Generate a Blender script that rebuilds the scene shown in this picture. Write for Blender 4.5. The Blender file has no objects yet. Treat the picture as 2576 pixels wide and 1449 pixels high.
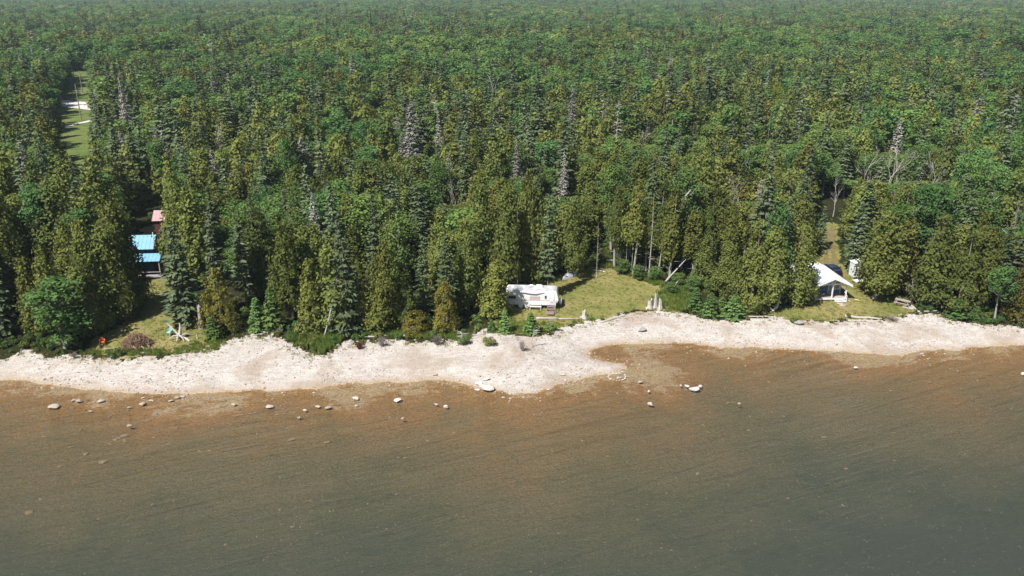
import bpy, math, random
import numpy as np
from mathutils import Vector, Matrix

R = math.radians
random.seed(7)
rng = np.random.default_rng(11)
sc = bpy.context.scene
COL = sc.collection

# ------------------------------------------------------------------ camera, sky, sun, exposure
H, PITCH, F, CX, CY = 42.0, R(20.0), 2031.0, 1288.0, 724.5
cam_d = bpy.data.cameras.new('camera')
cam_d.sensor_width = 36.0
cam_d.lens = 36.0 * F / 2576.0
cam_d.clip_start, cam_d.clip_end = 0.5, 20000
cam = bpy.data.objects.new('camera', cam_d)
cam.location = (0, 0, H)
cam.rotation_euler = (math.pi / 2 - PITCH, 0, 0)
COL.objects.link(cam)
sc.camera = cam

SUN_EL = R(53)
SH = Vector((0.66, 0.75, 0)).normalized()           # the way shadows fall on the ground
wd = bpy.data.worlds.new('World'); sc.world = wd; wd.use_nodes = True
wn = wd.node_tree.nodes; wl = wd.node_tree.links
bg = wn['Background']
sky = wn.new('ShaderNodeTexSky'); sky.sky_type = 'NISHITA'; sky.sun_disc = False
sky.sun_elevation = SUN_EL; sky.sun_rotation = math.atan2(-SH.x, -SH.y)
sky.altitude = 200; sky.air_density = 1.0; sky.dust_density = 1.0
wl.new(sky.outputs[0], bg.inputs[0]); bg.inputs[1].default_value = 0.05
sd_ = bpy.data.lights.new('sun', 'SUN'); sd_.energy = 4.9; sd_.angle = R(0.55); sd_.color = (1.0, 0.97, 0.92)
sun = bpy.data.objects.new('sun', sd_); COL.objects.link(sun)
sun.rotation_euler = Vector((SH.x * math.cos(SUN_EL), SH.y * math.cos(SUN_EL), -math.sin(SUN_EL))).to_track_quat('-Z', 'Y').to_euler()
sun.location = (-60, -60, 90)
vs = sc.view_settings
vs.view_transform = 'Standard'; vs.look = 'None'; vs.exposure = 0.62; vs.gamma = 1.0; vs.use_curve_mapping = False
sc.render.engine = 'CYCLES'
cy = sc.cycles
cy.max_bounces = 6; cy.diffuse_bounces = 2; cy.glossy_bounces = 2; cy.transmission_bounces = 3
cy.transparent_max_bounces = 12; cy.volume_bounces = 0
cy.caustics_reflective = False; cy.caustics_refractive = False
cy.use_denoising = True

# ------------------------------------------------------------------ projection helpers (where things stand on the ground)
SP, CP = math.sin(PITCH), math.cos(PITCH)
def onz(px, py, z):
    u, v = (px - CX) / F, -(py - CY) / F
    d = Vector((u, CP + v * SP, -SP + v * CP))
    t = (z - H) / d.z
    return Vector((d.x * t, d.y * t, z))
def proj(x, y, z):
    fw = y * CP - (z - H) * SP; up = y * SP + (z - H) * CP
    return CX + F * x / fw, CY - F * up / fw
def ppm(x, y, z):                                    # photo pixels to a metre at that place
    return F / (y * CP - (z - H) * SP)
def z_at(y, py):                                     # height of the point over ground distance y seen at row py
    k = (CY - py) / F
    return H + y * (k * CP - SP) / (CP + k * SP)

# ------------------------------------------------------------------ terrain
SHORE_PX = [(-300, 950), (0, 957), (60, 955), (130, 966), (200, 980), (300, 986), (420, 988), (480, 992), (560, 985), (640, 981), (720, 984),
            (800, 976), (870, 968), (950, 962), (1040, 956), (1110, 957), (1165, 966), (1225, 984), (1290, 988), (1345, 992), (1392, 972), (1440, 958),
            (1500, 946), (1545, 938), (1575, 926), (1570, 915), (1530, 912), (1492, 905), (1478, 893), (1490, 880), (1520, 870), (1580, 864),
            (1660, 860), (1730, 865), (1800, 873), (1880, 874), (1960, 879), (2060, 884), (2160, 888), (2250, 894), (2310, 886), (2400, 880),
            (2500, 873), (2576, 869), (2900, 860)]
VEG_PX = [(-300, 885), (0, 885), (60, 872), (100, 880), (150, 884), (210, 890), (300, 893), (420, 890), (500, 882), (545, 876), (575, 852), (620, 838), (690, 846),
          (735, 868), (800, 884), (835, 878), (870, 858), (960, 852), (1080, 850), (1150, 852), (1215, 828), (1260, 838), (1330, 838), (1400, 826), (1450, 806),
          (1520, 798), (1580, 780), (1640, 776), (1730, 782), (1800, 797), (1880, 796), (1960, 790), (2000, 800), (2080, 802), (2170, 800), (2250, 792), (2350, 782),
          (2400, 797), (2480, 806), (2576, 810), (2900, 815)]
def world_line(pts, z):
    w = [onz(px, py, z) for px, py in pts]
    a = [(p.x, p.y) for p in w]
    return np.array([(-6000, a[0][1] + 20), *a, (6000, a[-1][1] + 30)])
SHORE = world_line(SHORE_PX, 0.0)
VEG = world_line(VEG_PX, 1.35)
def line_sd(P, X, Y):                                # signed distance, positive on the land side
    X = np.asarray(X, float); Y = np.asarray(Y, float)
    best = np.full(X.shape, 1e18); cross = np.zeros(X.shape, int)
    for (x0, y0), (x1, y1) in zip(P[:-1], P[1:]):
        dx, dy = x1 - x0, y1 - y0
        t = np.clip(((X - x0) * dx + (Y - y0) * dy) / (dx * dx + dy * dy), 0, 1)
        best = np.minimum(best, (X - x0 - t * dx) ** 2 + (Y - y0 - t * dy) ** 2)
        c = (x0 <= X) != (x1 <= X)
        yy = y0 + (X - x0) * dy / (dx if dx else 1e-9)
        cross += (c & (yy < Y)).astype(int)
    d = np.sqrt(best)
    return np.where(cross % 2 == 1, d, -d)
def vnoise(X, Y, s, seed=0):
    X = np.asarray(X, float) / s; Y = np.asarray(Y, float) / s
    xi = np.floor(X).astype(np.int64); yi = np.floor(Y).astype(np.int64)
    fx = X - xi; fy = Y - yi; fx = fx * fx * (3 - 2 * fx); fy = fy * fy * (3 - 2 * fy)
    def h(a, b):
        n = (a * 374761393 + b * 668265263 + seed * 2147483 ) & 0x7fffffff
        n = ((n ^ (n >> 13)) * 1274126177) & 0x7fffffff
        return ((n ^ (n >> 16)) & 0xffff) / 65535.0
    return (h(xi, yi) * (1 - fx) + h(xi + 1, yi) * fx) * (1 - fy) + (h(xi, yi + 1) * (1 - fx) + h(xi + 1, yi + 1) * fx) * fy
def height(X, Y):
    s = line_sd(SHORE, X, Y)
    s = s + 1.6 * (vnoise(X, Y, 3.1, 1) - 0.5) * np.clip(np.abs(s) / 3, 0.35, 1) + 0.7 * (vnoise(X, Y, 1.1, 2) - 0.5)
    sp = np.maximum(s, 0)
    land = 1.5 * (1 - np.exp(-sp / 9.0)) + np.minimum(0.007 * sp, 2.4) + 0.10 * (vnoise(X, Y, 2.3, 3) - 0.5) * np.clip(sp / 4, 0, 1)
    land = land + 24 * np.clip((Y - 700) / 2600, 0, 1.4)
    sn = np.maximum(-s, 0)
    bed = -np.minimum(0.042 * sn, 2.2) - 0.12 * (vnoise(X, Y, 5, 4) - 0.4) * np.clip(sn / 5, 0, 1)
    return np.where(s > 0, land, bed), s
def gz(x, y):
    return float(height(np.array([x]), np.array([y]))[0][0])
def G(px, py):
    z = 1.2
    for _ in range(6):
        p = onz(px, py, z); z = gz(p.x, p.y)
    return Vector((p.x, p.y, z))
def in_poly(P, X, Y):
    X = np.asarray(X, float); Y = np.asarray(Y, float); c = np.zeros(X.shape, bool)
    n = len(P)
    for i in range(n):
        x0, y0 = P[i]; x1, y1 = P[(i + 1) % n]
        c ^= ((y0 > Y) != (y1 > Y)) & (X < (x1 - x0) * (Y - y0) / ((y1 - y0) or 1e-9) + x0)
    return c
def wpoly(px):
    return [tuple(G(a, b)[:2]) for a, b in px]
LAWN_A = wpoly([(205, 893), (225, 868), (300, 815), (345, 740), (350, 690), (350, 640), (352, 585), (362, 572), (405, 566), (412, 600), (415, 690), (425, 720),
                (440, 790), (480, 810), (545, 830), (552, 880), (500, 884), (420, 893), (300, 896)])
LAWN_B = wpoly([(1215, 845), (1240, 815), (1270, 790), (1290, 745), (1330, 715), (1390, 705), (1440, 690), (1480, 672), (1525, 664), (1560, 684), (1620, 705), (1665, 722),
                (1720, 745), (1740, 785), (1640, 780), (1580, 784), (1520, 802), (1450, 810), (1400, 830), (1300, 842)])
LAWN_C = wpoly([(1930, 795), (1960, 770), (2000, 765), (2040, 735), (2040, 680), (2058, 640), (2070, 600), (2072, 560), (2102, 560), (2106, 600), (2110, 650),
                (2130, 690), (2170, 720), (2230, 745), (2290, 750), (2300, 775), (2290, 790), (2260, 796), (2180, 806), (2000, 806)])
LANE = wpoly([(165, 480), (235, 480), (230, 320), (228, 270), (222, 230), (221, 176), (182, 176), (150, 236), (140, 262), (146, 300)])
DARKGAP = wpoly([(1452, 692), (1470, 610), (1528, 600), (1540, 666), (1480, 672)])
OPENING = wpoly([(2070, 530), (2115, 530), (2118, 500), (2065, 500)])
CLEAR = [LAWN_A, LAWN_B, LAWN_C, LANE, OPENING, DARKGAP]

# ------------------------------------------------------------------ node and mesh helpers
def new_mat(name):
    m = bpy.data.materials.new(name); m.use_nodes = True
    nt = m.node_tree; nt.nodes.clear()
    out = nt.nodes.new('ShaderNodeOutputMaterial')
    return m, nt, out
def nd(nt, typ, **kw):
    n = nt.nodes.new(typ)
    for k, v in kw.items():
        if k in n.inputs: n.inputs[k].default_value = v
        else: setattr(n, k, v)
    return n
def ramp(nt, fac, stops, interp='LINEAR'):
    r = nt.nodes.new('ShaderNodeValToRGB'); r.color_ramp.interpolation = interp
    el = r.color_ramp.elements
    while len(el) < len(stops): el.new(0.5)
    for e, (p, c) in zip(el, stops):
        e.position = p; e.color = (*c, 1) if len(c) == 3 else c
    nt.links.new(fac, r.inputs[0]); return r.outputs[0]
def mixc(nt, fac, a, b, mode='MIX'):
    m = nt.nodes.new('ShaderNodeMix'); m.data_type = 'RGBA'; m.blend_type = mode
    for sock, v in ((m.inputs[0], fac), (m.inputs[6], a), (m.inputs[7], b)):
        if isinstance(v, (int, float)): sock.default_value = v
        elif isinstance(v, tuple): sock.default_value = (*v, 1)
        else: nt.links.new(v, sock)
    return m.outputs[2]
def noise(nt, vec, scale, detail=4, rough=0.6, dist=0.0):
    n = nd(nt, 'ShaderNodeTexNoise'); n.inputs['Scale'].default_value = scale; n.inputs['Detail'].default_value = detail
    n.inputs['Roughness'].default_value = rough; n.inputs['Distortion'].default_value = dist
    if vec is not None: nt.links.new(vec, n.inputs['Vector'])
    return n.outputs[0]
def wpos(nt):
    return nt.nodes.new('ShaderNodeNewGeometry').outputs['Position']
def mapped(nt, vec, scale=(1, 1, 1), rot=(0, 0, 0)):
    if any(rot):                                      # turn first, then stretch
        q = nt.nodes.new('ShaderNodeMapping'); q.inputs['Rotation'].default_value = rot; nt.links.new(vec, q.inputs['Vector']); vec = q.outputs[0]
    m = nt.nodes.new('ShaderNodeMapping'); m.inputs['Scale'].default_value = scale
    nt.links.new(vec, m.inputs['Vector']); return m.outputs[0]
def mth(nt, op, a, b=None):
    m = nt.nodes.new('ShaderNodeMath'); m.operation = op
    for i, v in enumerate((a, b)):
        if v is None: continue
        if isinstance(v, (int, float)): m.inputs[i].default_value = v
        else: nt.links.new(v, m.inputs[i])
    return m.outputs[0]
def finish(nt, out, color, rough=0.8, bump=None, bstr=0.4, bdist=0.05, spec=0.3, metal=0.0):
    p = nt.nodes.new('ShaderNodeBsdfPrincipled')
    if isinstance(color, tuple): p.inputs['Base Color'].default_value = (*color, 1)
    else: nt.links.new(color, p.inputs['Base Color'])
    p.inputs['Roughness'].default_value = rough; p.inputs['Specular IOR Level'].default_value = spec; p.inputs['Metallic'].default_value = metal
    if bump is not None:
        b = nt.nodes.new('ShaderNodeBump'); b.inputs['Strength'].default_value = bstr; b.inputs['Distance'].default_value = bdist
        nt.links.new(bump, b.inputs['Height']); nt.links.new(b.outputs[0], p.inputs['Normal'])
    nt.links.new(p.outputs[0], out.inputs['Surface'])
    return p
def paint(name, c1, c2=None, scale=3.0, rough=0.6, bstr=0.15, metal=0.0, spec=0.3, lo=0.35, hi=0.7, vary=None):
    m, nt, out = new_mat(name)
    tc = nt.nodes.new('ShaderNodeTexCoord').outputs['Object']
    f = noise(nt, tc, scale, 5, 0.65)
    col = ramp(nt, f, [(lo, c1), (hi, c2 or tuple(v * 0.8 for v in c1))])
    if vary: col = mixc(nt, mth(nt, 'MULTIPLY', nt.nodes.new('ShaderNodeObjectInfo').outputs['Random'], 0.85), col, vary)
    finish(nt, out, col, rough, f, bstr, 0.02, spec, metal)
    return m
def grained(name, c1, c2, rough=0.85):               # weathered wood, grain along local x
    m, nt, out = new_mat(name)
    tc = mapped(nt, nt.nodes.new('ShaderNodeTexCoord').outputs['Object'], (1.2, 14, 14))
    f = noise(nt, tc, 2.0, 5, 0.7)
    rnd = nt.nodes.new('ShaderNodeObjectInfo').outputs['Random']
    col = ramp(nt, f, [(0.3, c1), (0.7, c2)])
    col = mixc(nt, mth(nt, 'MULTIPLY', rnd, 0.35), col, tuple(v * 0.6 for v in c1))
    finish(nt, out, col, rough, f, 0.4, 0.02)
    return m
def mesh_np(name, V, Fq, mats=None, mi=None, smooth=False):
    V = np.asarray(V, np.float32).reshape(-1, 3); Fq = np.asarray(Fq, np.int32)
    me = bpy.data.meshes.new(name); k = Fq.shape[1]; n = len(Fq)
    me.vertices.add(len(V)); me.vertices.foreach_set('co', V.ravel())
    me.loops.add(n * k); me.loops.foreach_set('vertex_index', Fq.ravel())
    me.polygons.add(n); me.polygons.foreach_set('loop_start', np.arange(0, n * k, k, dtype=np.int32))
    me.polygons.foreach_set('use_smooth', np.full(n, smooth))
    for m in mats or (): me.materials.append(m)
    if mi is not None: me.polygons.foreach_set('material_index', np.asarray(mi, np.int32))
    me.update(calc_edges=True); return me
def tag(o, label=None, cat=None, group=None, kind=None):
    if label: o['label'] = label
    if cat: o['category'] = cat
    if group: o['group'] = group
    if kind: o['kind'] = kind
    return o
def link(name, me, parent=None):
    o = bpy.data.objects.new(name, me); COL.objects.link(o)
    if parent: o.parent = parent
    return o
def empty(name, loc, rz=0.0, label=None, cat=None, group=None):
    o = bpy.data.objects.new(name, None); COL.objects.link(o); o.empty_display_size = 0.3
    o.location = loc; o.rotation_euler = (0, 0, rz)
    return tag(o, label, cat, group)
class MB:                                            # collects boxes, prisms, tubes and grids into one mesh
    def __init__(s): s.v, s.f = [], []
    def add(s, vs_, fs):
        b = len(s.v); s.v += [tuple(v) for v in vs_]; s.f += [tuple(b + i for i in f) for f in fs]; return s
    def box(s, x0, x1, y0, y1, z0, z1, M=None):
        vs_ = [Vector(p) for p in ((x0, y0, z0), (x1, y0, z0), (x1, y1, z0), (x0, y1, z0), (x0, y0, z1), (x1, y0, z1), (x1, y1, z1), (x0, y1, z1))]
        if M is not None: vs_ = [M @ v for v in vs_]
        return s.add(vs_, [(0, 3, 2, 1), (4, 5, 6, 7), (0, 1, 5, 4), (1, 2, 6, 5), (2, 3, 7, 6), (3, 0, 4, 7)])
    def prism(s, pts, y0, y1, M=None):               # outline in x,z pulled along y
        n = len(pts); vs_ = [Vector((x, y0, z)) for x, z in pts] + [Vector((x, y1, z)) for x, z in pts]
        if M is not None: vs_ = [M @ v for v in vs_]
        return s.add(vs_, [tuple(range(n))[::-1], tuple(range(n, 2 * n))] + [(i, (i + 1) % n, n + (i + 1) % n, n + i) for i in range(n)])
    def tube(s, pts, rad, n=6, cap=True):
        pts = [Vector(p) for p in pts]; rad = rad if isinstance(rad, (list, tuple)) else [rad] * len(pts)
        vs_, fs = [], []
        for i, p in enumerate(pts):
            d = (pts[min(i + 1, len(pts) - 1)] - pts[max(i - 1, 0)]).normalized()
            a = d.orthogonal().normalized() if i == 0 else (a - d * a.dot(d)).normalized()
            b = d.cross(a)
            for k in range(n):
                t = 2 * math.pi * k / n; vs_.append(p + (a * math.cos(t) + b * math.sin(t)) * rad[i])
        for i in range(len(pts) - 1):
            for k in range(n):
                fs.append((i * n + k, i * n + (k + 1) % n, (i + 1) * n + (k + 1) % n, (i + 1) * n + k))
        if cap: fs += [tuple(range(n))[::-1], tuple(range((len(pts) - 1) * n, len(pts) * n))]
        return s.add(vs_, fs)
    def build(s, name, mat_, parent=None, smooth=False, bevel=0.0):
        me = bpy.data.meshes.new(name); me.from_pydata(s.v, [], s.f)
        if mat_: me.materials.append(mat_)
        if smooth: me.polygons.foreach_set('use_smooth', [True] * len(me.polygons))
        me.update(); o = link(name, me, parent)
        if bevel:
            b = o.modifiers.new('bevel', 'BEVEL'); b.width = bevel; b.segments = 2; b.limit_method = 'ANGLE'
        return o

# ------------------------------------------------------------------ materials
def stone_ground(name, ca, cb, cc, wet=None):
    m, nt, out = new_mat(name); p = wpos(nt)
    big = noise(nt, p, 0.14, 5, 0.6, 0.4); mid = noise(nt, p, 1.3, 5, 0.7); fine = noise(nt, p, 7, 3, 0.7)
    col = ramp(nt, big, [(0.36, ca), (0.5, cb), (0.62, cc)])
    col = mixc(nt, ramp(nt, mid, [(0.35, (0, 0, 0)), (0.75, (0.5, 0.5, 0.5))]), col, tuple(v * 0.72 for v in cc))
    col = mixc(nt, ramp(nt, fine, [(0.36, (0.8,) * 3), (0.5, (0, 0, 0))]), col, tuple(v * 0.42 for v in ca))  # shade of the crevices between stones, mixed into the colour
    band = noise(nt, mapped(nt, p, (0.35, 1.5, 1)), 1.9, 5, 0.72)
    col = mixc(nt, ramp(nt, band, [(0.36, (0.7,) * 3), (0.5, (0, 0, 0))]), col, tuple(v * 0.6 for v in ca))
    if wet:
        w = mth(nt, 'ADD', nd(nt, 'ShaderNodeAttribute', attribute_name='inland').outputs['Fac'], mth(nt, 'ADD', mth(nt, 'MULTIPLY', mth(nt, 'SUBTRACT', mid, 0.5), 0.5), mth(nt, 'MULTIPLY', mth(nt, 'SUBTRACT', fine, 0.5), 0.45)))
        col = mixc(nt, ramp(nt, w, [(0.0, (0.85,) * 3), (0.10, (0.3,) * 3), (0.22, (0, 0, 0))]), col, wet)
    finish(nt, out, col, 0.9, fine, 0.7, 0.08, 0.2); return m
M_BEACH = stone_ground('limestone cobble', (0.52, 0.465, 0.42), (0.585, 0.54, 0.50), (0.41, 0.335, 0.27), wet=(0.32, 0.245, 0.17))

def bed_mat():
    m, nt, out = new_mat('lake bed silt and algae'); p = wpos(nt)
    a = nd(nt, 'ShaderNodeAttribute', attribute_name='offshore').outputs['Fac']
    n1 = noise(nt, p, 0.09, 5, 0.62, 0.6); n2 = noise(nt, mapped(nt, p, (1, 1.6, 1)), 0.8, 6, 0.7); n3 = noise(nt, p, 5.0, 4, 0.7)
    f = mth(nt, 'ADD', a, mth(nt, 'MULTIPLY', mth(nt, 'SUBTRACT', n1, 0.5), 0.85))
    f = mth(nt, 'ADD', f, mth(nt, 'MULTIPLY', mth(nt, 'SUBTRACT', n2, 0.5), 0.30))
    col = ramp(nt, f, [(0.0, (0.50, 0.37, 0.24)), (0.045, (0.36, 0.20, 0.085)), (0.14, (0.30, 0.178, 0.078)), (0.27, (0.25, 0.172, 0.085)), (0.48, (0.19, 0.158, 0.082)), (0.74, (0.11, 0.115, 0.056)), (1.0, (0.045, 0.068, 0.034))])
    peb = nd(nt, 'ShaderNodeTexVoronoi'); peb.inputs['Scale'].default_value = 2.2; nt.links.new(p, peb.inputs['Vector'])
    pebf = ramp(nt, peb.outputs['Distance'], [(0.16, (1, 1, 1)), (0.27, (0, 0, 0))])
    pick = ramp(nt, noise(nt, p, 0.9, 3, 0.6), [(0.5, (0, 0, 0)), (0.66, (0.65,) * 3)])
    col = mixc(nt, mth(nt, 'MULTIPLY', pebf, pick), col, (0.40, 0.30, 0.19))
    col = mixc(nt, ramp(nt, n3, [(0.35, (0.6,) * 3), (0.6, (0, 0, 0))]), col, (0.07, 0.05, 0.028))
    finish(nt, out, col, 0.95, n3, 0.5, 0.08, 0.1); return m
M_BED = bed_mat()

def lawn_mat(name, stops, wear=0.0):
    m, nt, out = new_mat(name); p = wpos(nt)
    big = noise(nt, p, 0.16, 5, 0.6, 0.5); mid = noise(nt, p, 1.6, 5, 0.7); fine = noise(nt, mapped(nt, p, (1, 1, 1)), 14, 3, 0.8)
    f = mth(nt, 'ADD', mth(nt, 'MULTIPLY', big, 0.7), mth(nt, 'MULTIPLY', mid, 0.3))
    col = ramp(nt, f, stops)
    col = mixc(nt, ramp(nt, fine, [(0.3, (0.75,) * 3), (0.6, (0, 0, 0))]), col, tuple(v * 0.45 for v in stops[0][1]))
    finish(nt, out, col, 1.0, fine, 0.9, 0.06, 0.05); return m
M_LAWN = lawn_mat('dry lawn', [(0.33, (0.12, 0.155, 0.038)), (0.44, (0.22, 0.215, 0.068)), (0.55, (0.31, 0.265, 0.105)), (0.68, (0.36, 0.28, 0.145))])
M_LANE = lawn_mat('verge grass', [(0.35, (0.08, 0.13, 0.03)), (0.5, (0.15, 0.19, 0.055)), (0.65, (0.21, 0.20, 0.085))])
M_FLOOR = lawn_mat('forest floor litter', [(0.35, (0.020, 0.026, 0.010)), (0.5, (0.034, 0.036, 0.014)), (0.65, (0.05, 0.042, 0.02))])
M_ROAD = paint('pale gravel road', (0.62, 0.58, 0.55), (0.5, 0.47, 0.44), 0.4, 0.9)
M_TRACK = lawn_mat('dirt track', [(0.35, (0.19, 0.15, 0.075)), (0.5, (0.25, 0.18, 0.10)), (0.62, (0.15, 0.17, 0.05))])

def water_mat():
    m, nt, out = new_mat('shallow lake water'); p = wpos(nt)
    r1 = noise(nt, mapped(nt, p, (0.5, 1.9, 1), (0, 0, R(-22))), 0.9, 5, 0.62, 0.6)
    r2 = noise(nt, mapped(nt, p, (1.0, 2.2, 1), (0, 0, R(-8))), 3.0, 3, 0.6, 0.4)
    r3 = noise(nt, mapped(nt, p, (0.10, 0.75, 1), (0, 0, R(-26))), 0.55, 3, 0.5, 0.8)
    patch = noise(nt, p, 0.035, 3, 0.5)
    hgt = mth(nt, 'ADD', mth(nt, 'MULTIPLY', r1, 0.55), mth(nt, 'ADD', mth(nt, 'MULTIPLY', r2, 0.32), mth(nt, 'MULTIPLY', r3, mth(nt, 'MULTIPLY', patch, 3.0))))
    b = nd(nt, 'ShaderNodeBump'); b.inputs['Strength'].default_value = 0.8; b.inputs['Distance'].default_value = 0.27
    nt.links.new(hgt, b.inputs['Height'])
    tr = nd(nt, 'ShaderNodeBsdfTransparent'); tr.inputs[0].default_value = (0.93, 0.92, 0.86, 1)
    df = nd(nt, 'ShaderNodeBsdfDiffuse'); df.inputs[0].default_value = (0.078, 0.09, 0.082, 1)
    gl = nd(nt, 'ShaderNodeBsdfGlossy'); gl.inputs['Roughness'].default_value = 0.12; nt.links.new(b.outputs[0], gl.inputs['Normal'])
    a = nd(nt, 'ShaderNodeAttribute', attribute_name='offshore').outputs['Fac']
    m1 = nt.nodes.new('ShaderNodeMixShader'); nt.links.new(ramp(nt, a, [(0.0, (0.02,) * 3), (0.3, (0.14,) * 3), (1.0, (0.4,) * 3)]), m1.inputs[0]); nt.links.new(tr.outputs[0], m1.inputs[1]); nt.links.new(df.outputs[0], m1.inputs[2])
    fr = nd(nt, 'ShaderNodeFresnel'); fr.inputs['IOR'].default_value = 1.33; nt.links.new(b.outputs[0], fr.inputs['Normal'])
    m2 = nt.nodes.new('ShaderNodeMixShader'); nt.links.new(fr.outputs[0], m2.inputs[0]); nt.links.new(m1.outputs[0], m2.inputs[1]); nt.links.new(gl.outputs[0], m2.inputs[2])
    nt.links.new(m2.outputs[0], out.inputs['Surface']); return m
M_WATER = water_mat()

def leaf_mat(name, ca, cb, transl=0.18, lo=0.74, hi=1.25, rare=None, band=None):
    m, nt, out = new_mat(name)
    oi = nt.nodes.new('ShaderNodeObjectInfo'); ge = nt.nodes.new('ShaderNodeNewGeometry')
    col = mixc(nt, oi.outputs['Random'], ca, cb)
    if rare:                                          # a few trees of the kind have turned brownish
        w = nd(nt, 'ShaderNodeTexWhiteNoise', noise_dimensions='1D'); nt.links.new(oi.outputs['Random'], w.inputs['W'])
        col = mixc(nt, ramp(nt, w.outputs['Value'], [(0.94, (0, 0, 0)), (0.99, (0.6,) * 3)]), col, rare)
    if band:                                          # stands of a lighter species
        col = mixc(nt, ramp(nt, noise(nt, mapped(nt, oi.outputs['Location'], (0.006, 0.016, 0)), 1.0, 3, 0.6), [(0.5, (0, 0, 0)), (0.66, (0.9,) * 3)]), col, band)
    tone = noise(nt, nt.nodes.new('ShaderNodeTexCoord').outputs['Object'], 0.55, 3, 0.6)
    v = mth(nt, 'ADD', lo, mth(nt, 'MULTIPLY', ge.outputs['Random Per Island'], hi - lo))
    v = mth(nt, 'MULTIPLY', v, mth(nt, 'ADD', 0.6, mth(nt, 'MULTIPLY', tone, 0.8)))
    w2 = nd(nt, 'ShaderNodeTexWhiteNoise', noise_dimensions='1D'); nt.links.new(mth(nt, 'ADD', oi.outputs['Random'], 3.7), w2.inputs['W'])
    zone = noise(nt, oi.outputs['Location'], 0.016, 3, 0.6)
    v = mth(nt, 'MULTIPLY', v, mth(nt, 'ADD', 0.25, mth(nt, 'MULTIPLY', zone, 1.6)))
    v = mth(nt, 'MULTIPLY', v, mth(nt, 'ADD', 0.78, mth(nt, 'MULTIPLY', w2.outputs['Value'], 0.5)))
    hs = nt.nodes.new('ShaderNodeHueSaturation'); nt.links.new(col, hs.inputs['Color']); nt.links.new(v, hs.inputs['Value'])
    df = nt.nodes.new('ShaderNodeBsdfDiffuse'); tl = nt.nodes.new('ShaderNodeBsdfTranslucent')
    nt.links.new(hs.outputs[0], df.inputs[0]); nt.links.new(hs.outputs[0], tl.inputs[0])
    ms = nt.nodes.new('ShaderNodeMixShader'); ms.inputs[0].default_value = transl
    nt.links.new(df.outputs[0], ms.inputs[1]); nt.links.new(tl.outputs[0], ms.inputs[2]); nt.links.new(ms.outputs[0], out.inputs['Surface'])
    return m
M_CEDAR = leaf_mat('cedar sprays', (0.158, 0.171, 0.043), (0.114, 0.146, 0.041), rare=(0.15, 0.115, 0.03))
M_CEDAR_Y = leaf_mat('yellowing cedar sprays', (0.165, 0.142, 0.028), (0.140, 0.140, 0.032))
M_SPRUCE = leaf_mat('spruce needles', (0.112, 0.138, 0.078), (0.085, 0.118, 0.055), 0.1)
M_SPRUCE_Y = leaf_mat('young spruce needles', (0.10, 0.175, 0.055), (0.12, 0.18, 0.05), 0.2)
M_BROAD = leaf_mat('broad leaves', (0.078, 0.158, 0.052), (0.115, 0.185, 0.050), 0.3, band=(0.19, 0.235, 0.06))
M_LIME = leaf_mat('lime green leaves', (0.2, 0.24, 0.03), (0.2, 0.24, 0.03), 0.3)
M_GREY = leaf_mat('dead grey twigs', (0.27, 0.252, 0.232), (0.215, 0.20, 0.185), 0.05)
M_BUSHGREY = leaf_mat('bare bush twigs', (0.30, 0.26, 0.235), (0.25, 0.21, 0.19), 0.05)
M_BUSHRED = leaf_mat('rusty bush twigs', (0.16, 0.075, 0.05), (0.18, 0.09, 0.06), 0.05)
M_GRASS = leaf_mat('grass blades', (0.20, 0.225, 0.06), (0.30, 0.265, 0.09), 0.4)
M_REED = leaf_mat('tall green grass blades', (0.17, 0.27, 0.05), (0.25, 0.29, 0.08), 0.5)
M_BARK = paint('bark', (0.16, 0.13, 0.105), (0.25, 0.22, 0.19), 4, 0.95, 0.5)
M_PALE = paint('pale bare wood', (0.50, 0.46, 0.42), (0.36, 0.33, 0.30), 3, 0.9, 0.4)
M_BIRCH = paint('pale birch bark', (0.42, 0.40, 0.37), (0.26, 0.24, 0.21), 5, 0.9, 0.3)
M_ROCK = paint('limestone rock', (0.50, 0.46, 0.42), (0.38, 0.32, 0.26), 2.5, 0.9, 0.6, vary=(0.30, 0.22, 0.145))
M_ROCKDARK = paint('grey rock', (0.24, 0.225, 0.22), (0.36, 0.33, 0.31), 2.5, 0.9, 0.6)
M_ROCKALG = paint('algae covered rock', (0.38, 0.29, 0.18), (0.27, 0.19, 0.105), 2.5, 0.9, 0.6)
M_WHITE = paint('white paint', (0.80, 0.80, 0.79), (0.74, 0.73, 0.72), 2, 0.5, 0.05)
M_DRIFT = grained('driftwood', (0.55, 0.50, 0.45), (0.38, 0.34, 0.30))

# ------------------------------------------------------------------ the ground, one sheet to the horizon, split into its surfaces
def axis(segs):
    out = [segs[0][0]]
    for a, b, s0, s1 in segs:
        x, st = a, s0
        n = max(2, int(round((b - a) / ((s0 + s1) / 2))))
        w = np.linspace(s0, s1, n); w = np.cumsum(w) / w.sum() * (b - a) + a
        out += list(w)
    return np.array(out)
gx = axis([(-7000, -900, 700, 60), (-900, -260, 60, 4), (-260, -82, 2.2, 0.8), (-82, 82, 0.32, 0.32), (82, 260, 0.8, 6), (260, 900, 6, 60), (900, 7000, 60, 700)])
gy = axis([(-400, 20, 60, 6), (20, 46, 4, 0.4), (46, 128, 0.32, 0.32), (128, 180, 0.4, 1.2), (180, 340, 1.2, 1.6), (340, 520, 1.8, 6), (520, 1500, 8, 60), (1500, 9000, 60, 700)])
GX, GY = np.meshgrid(gx, gy)
GZ, GS = height(GX, GY)
nx, ny = len(gx), len(gy)
V = np.stack([GX, GY, GZ], -1).reshape(-1, 3)
idx = np.arange(nx * ny).reshape(ny, nx)
Q = np.stack([idx[:-1, :-1], idx[:-1, 1:], idx[1:, 1:], idx[1:, :-1]], -1).reshape(-1, 4)
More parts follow.
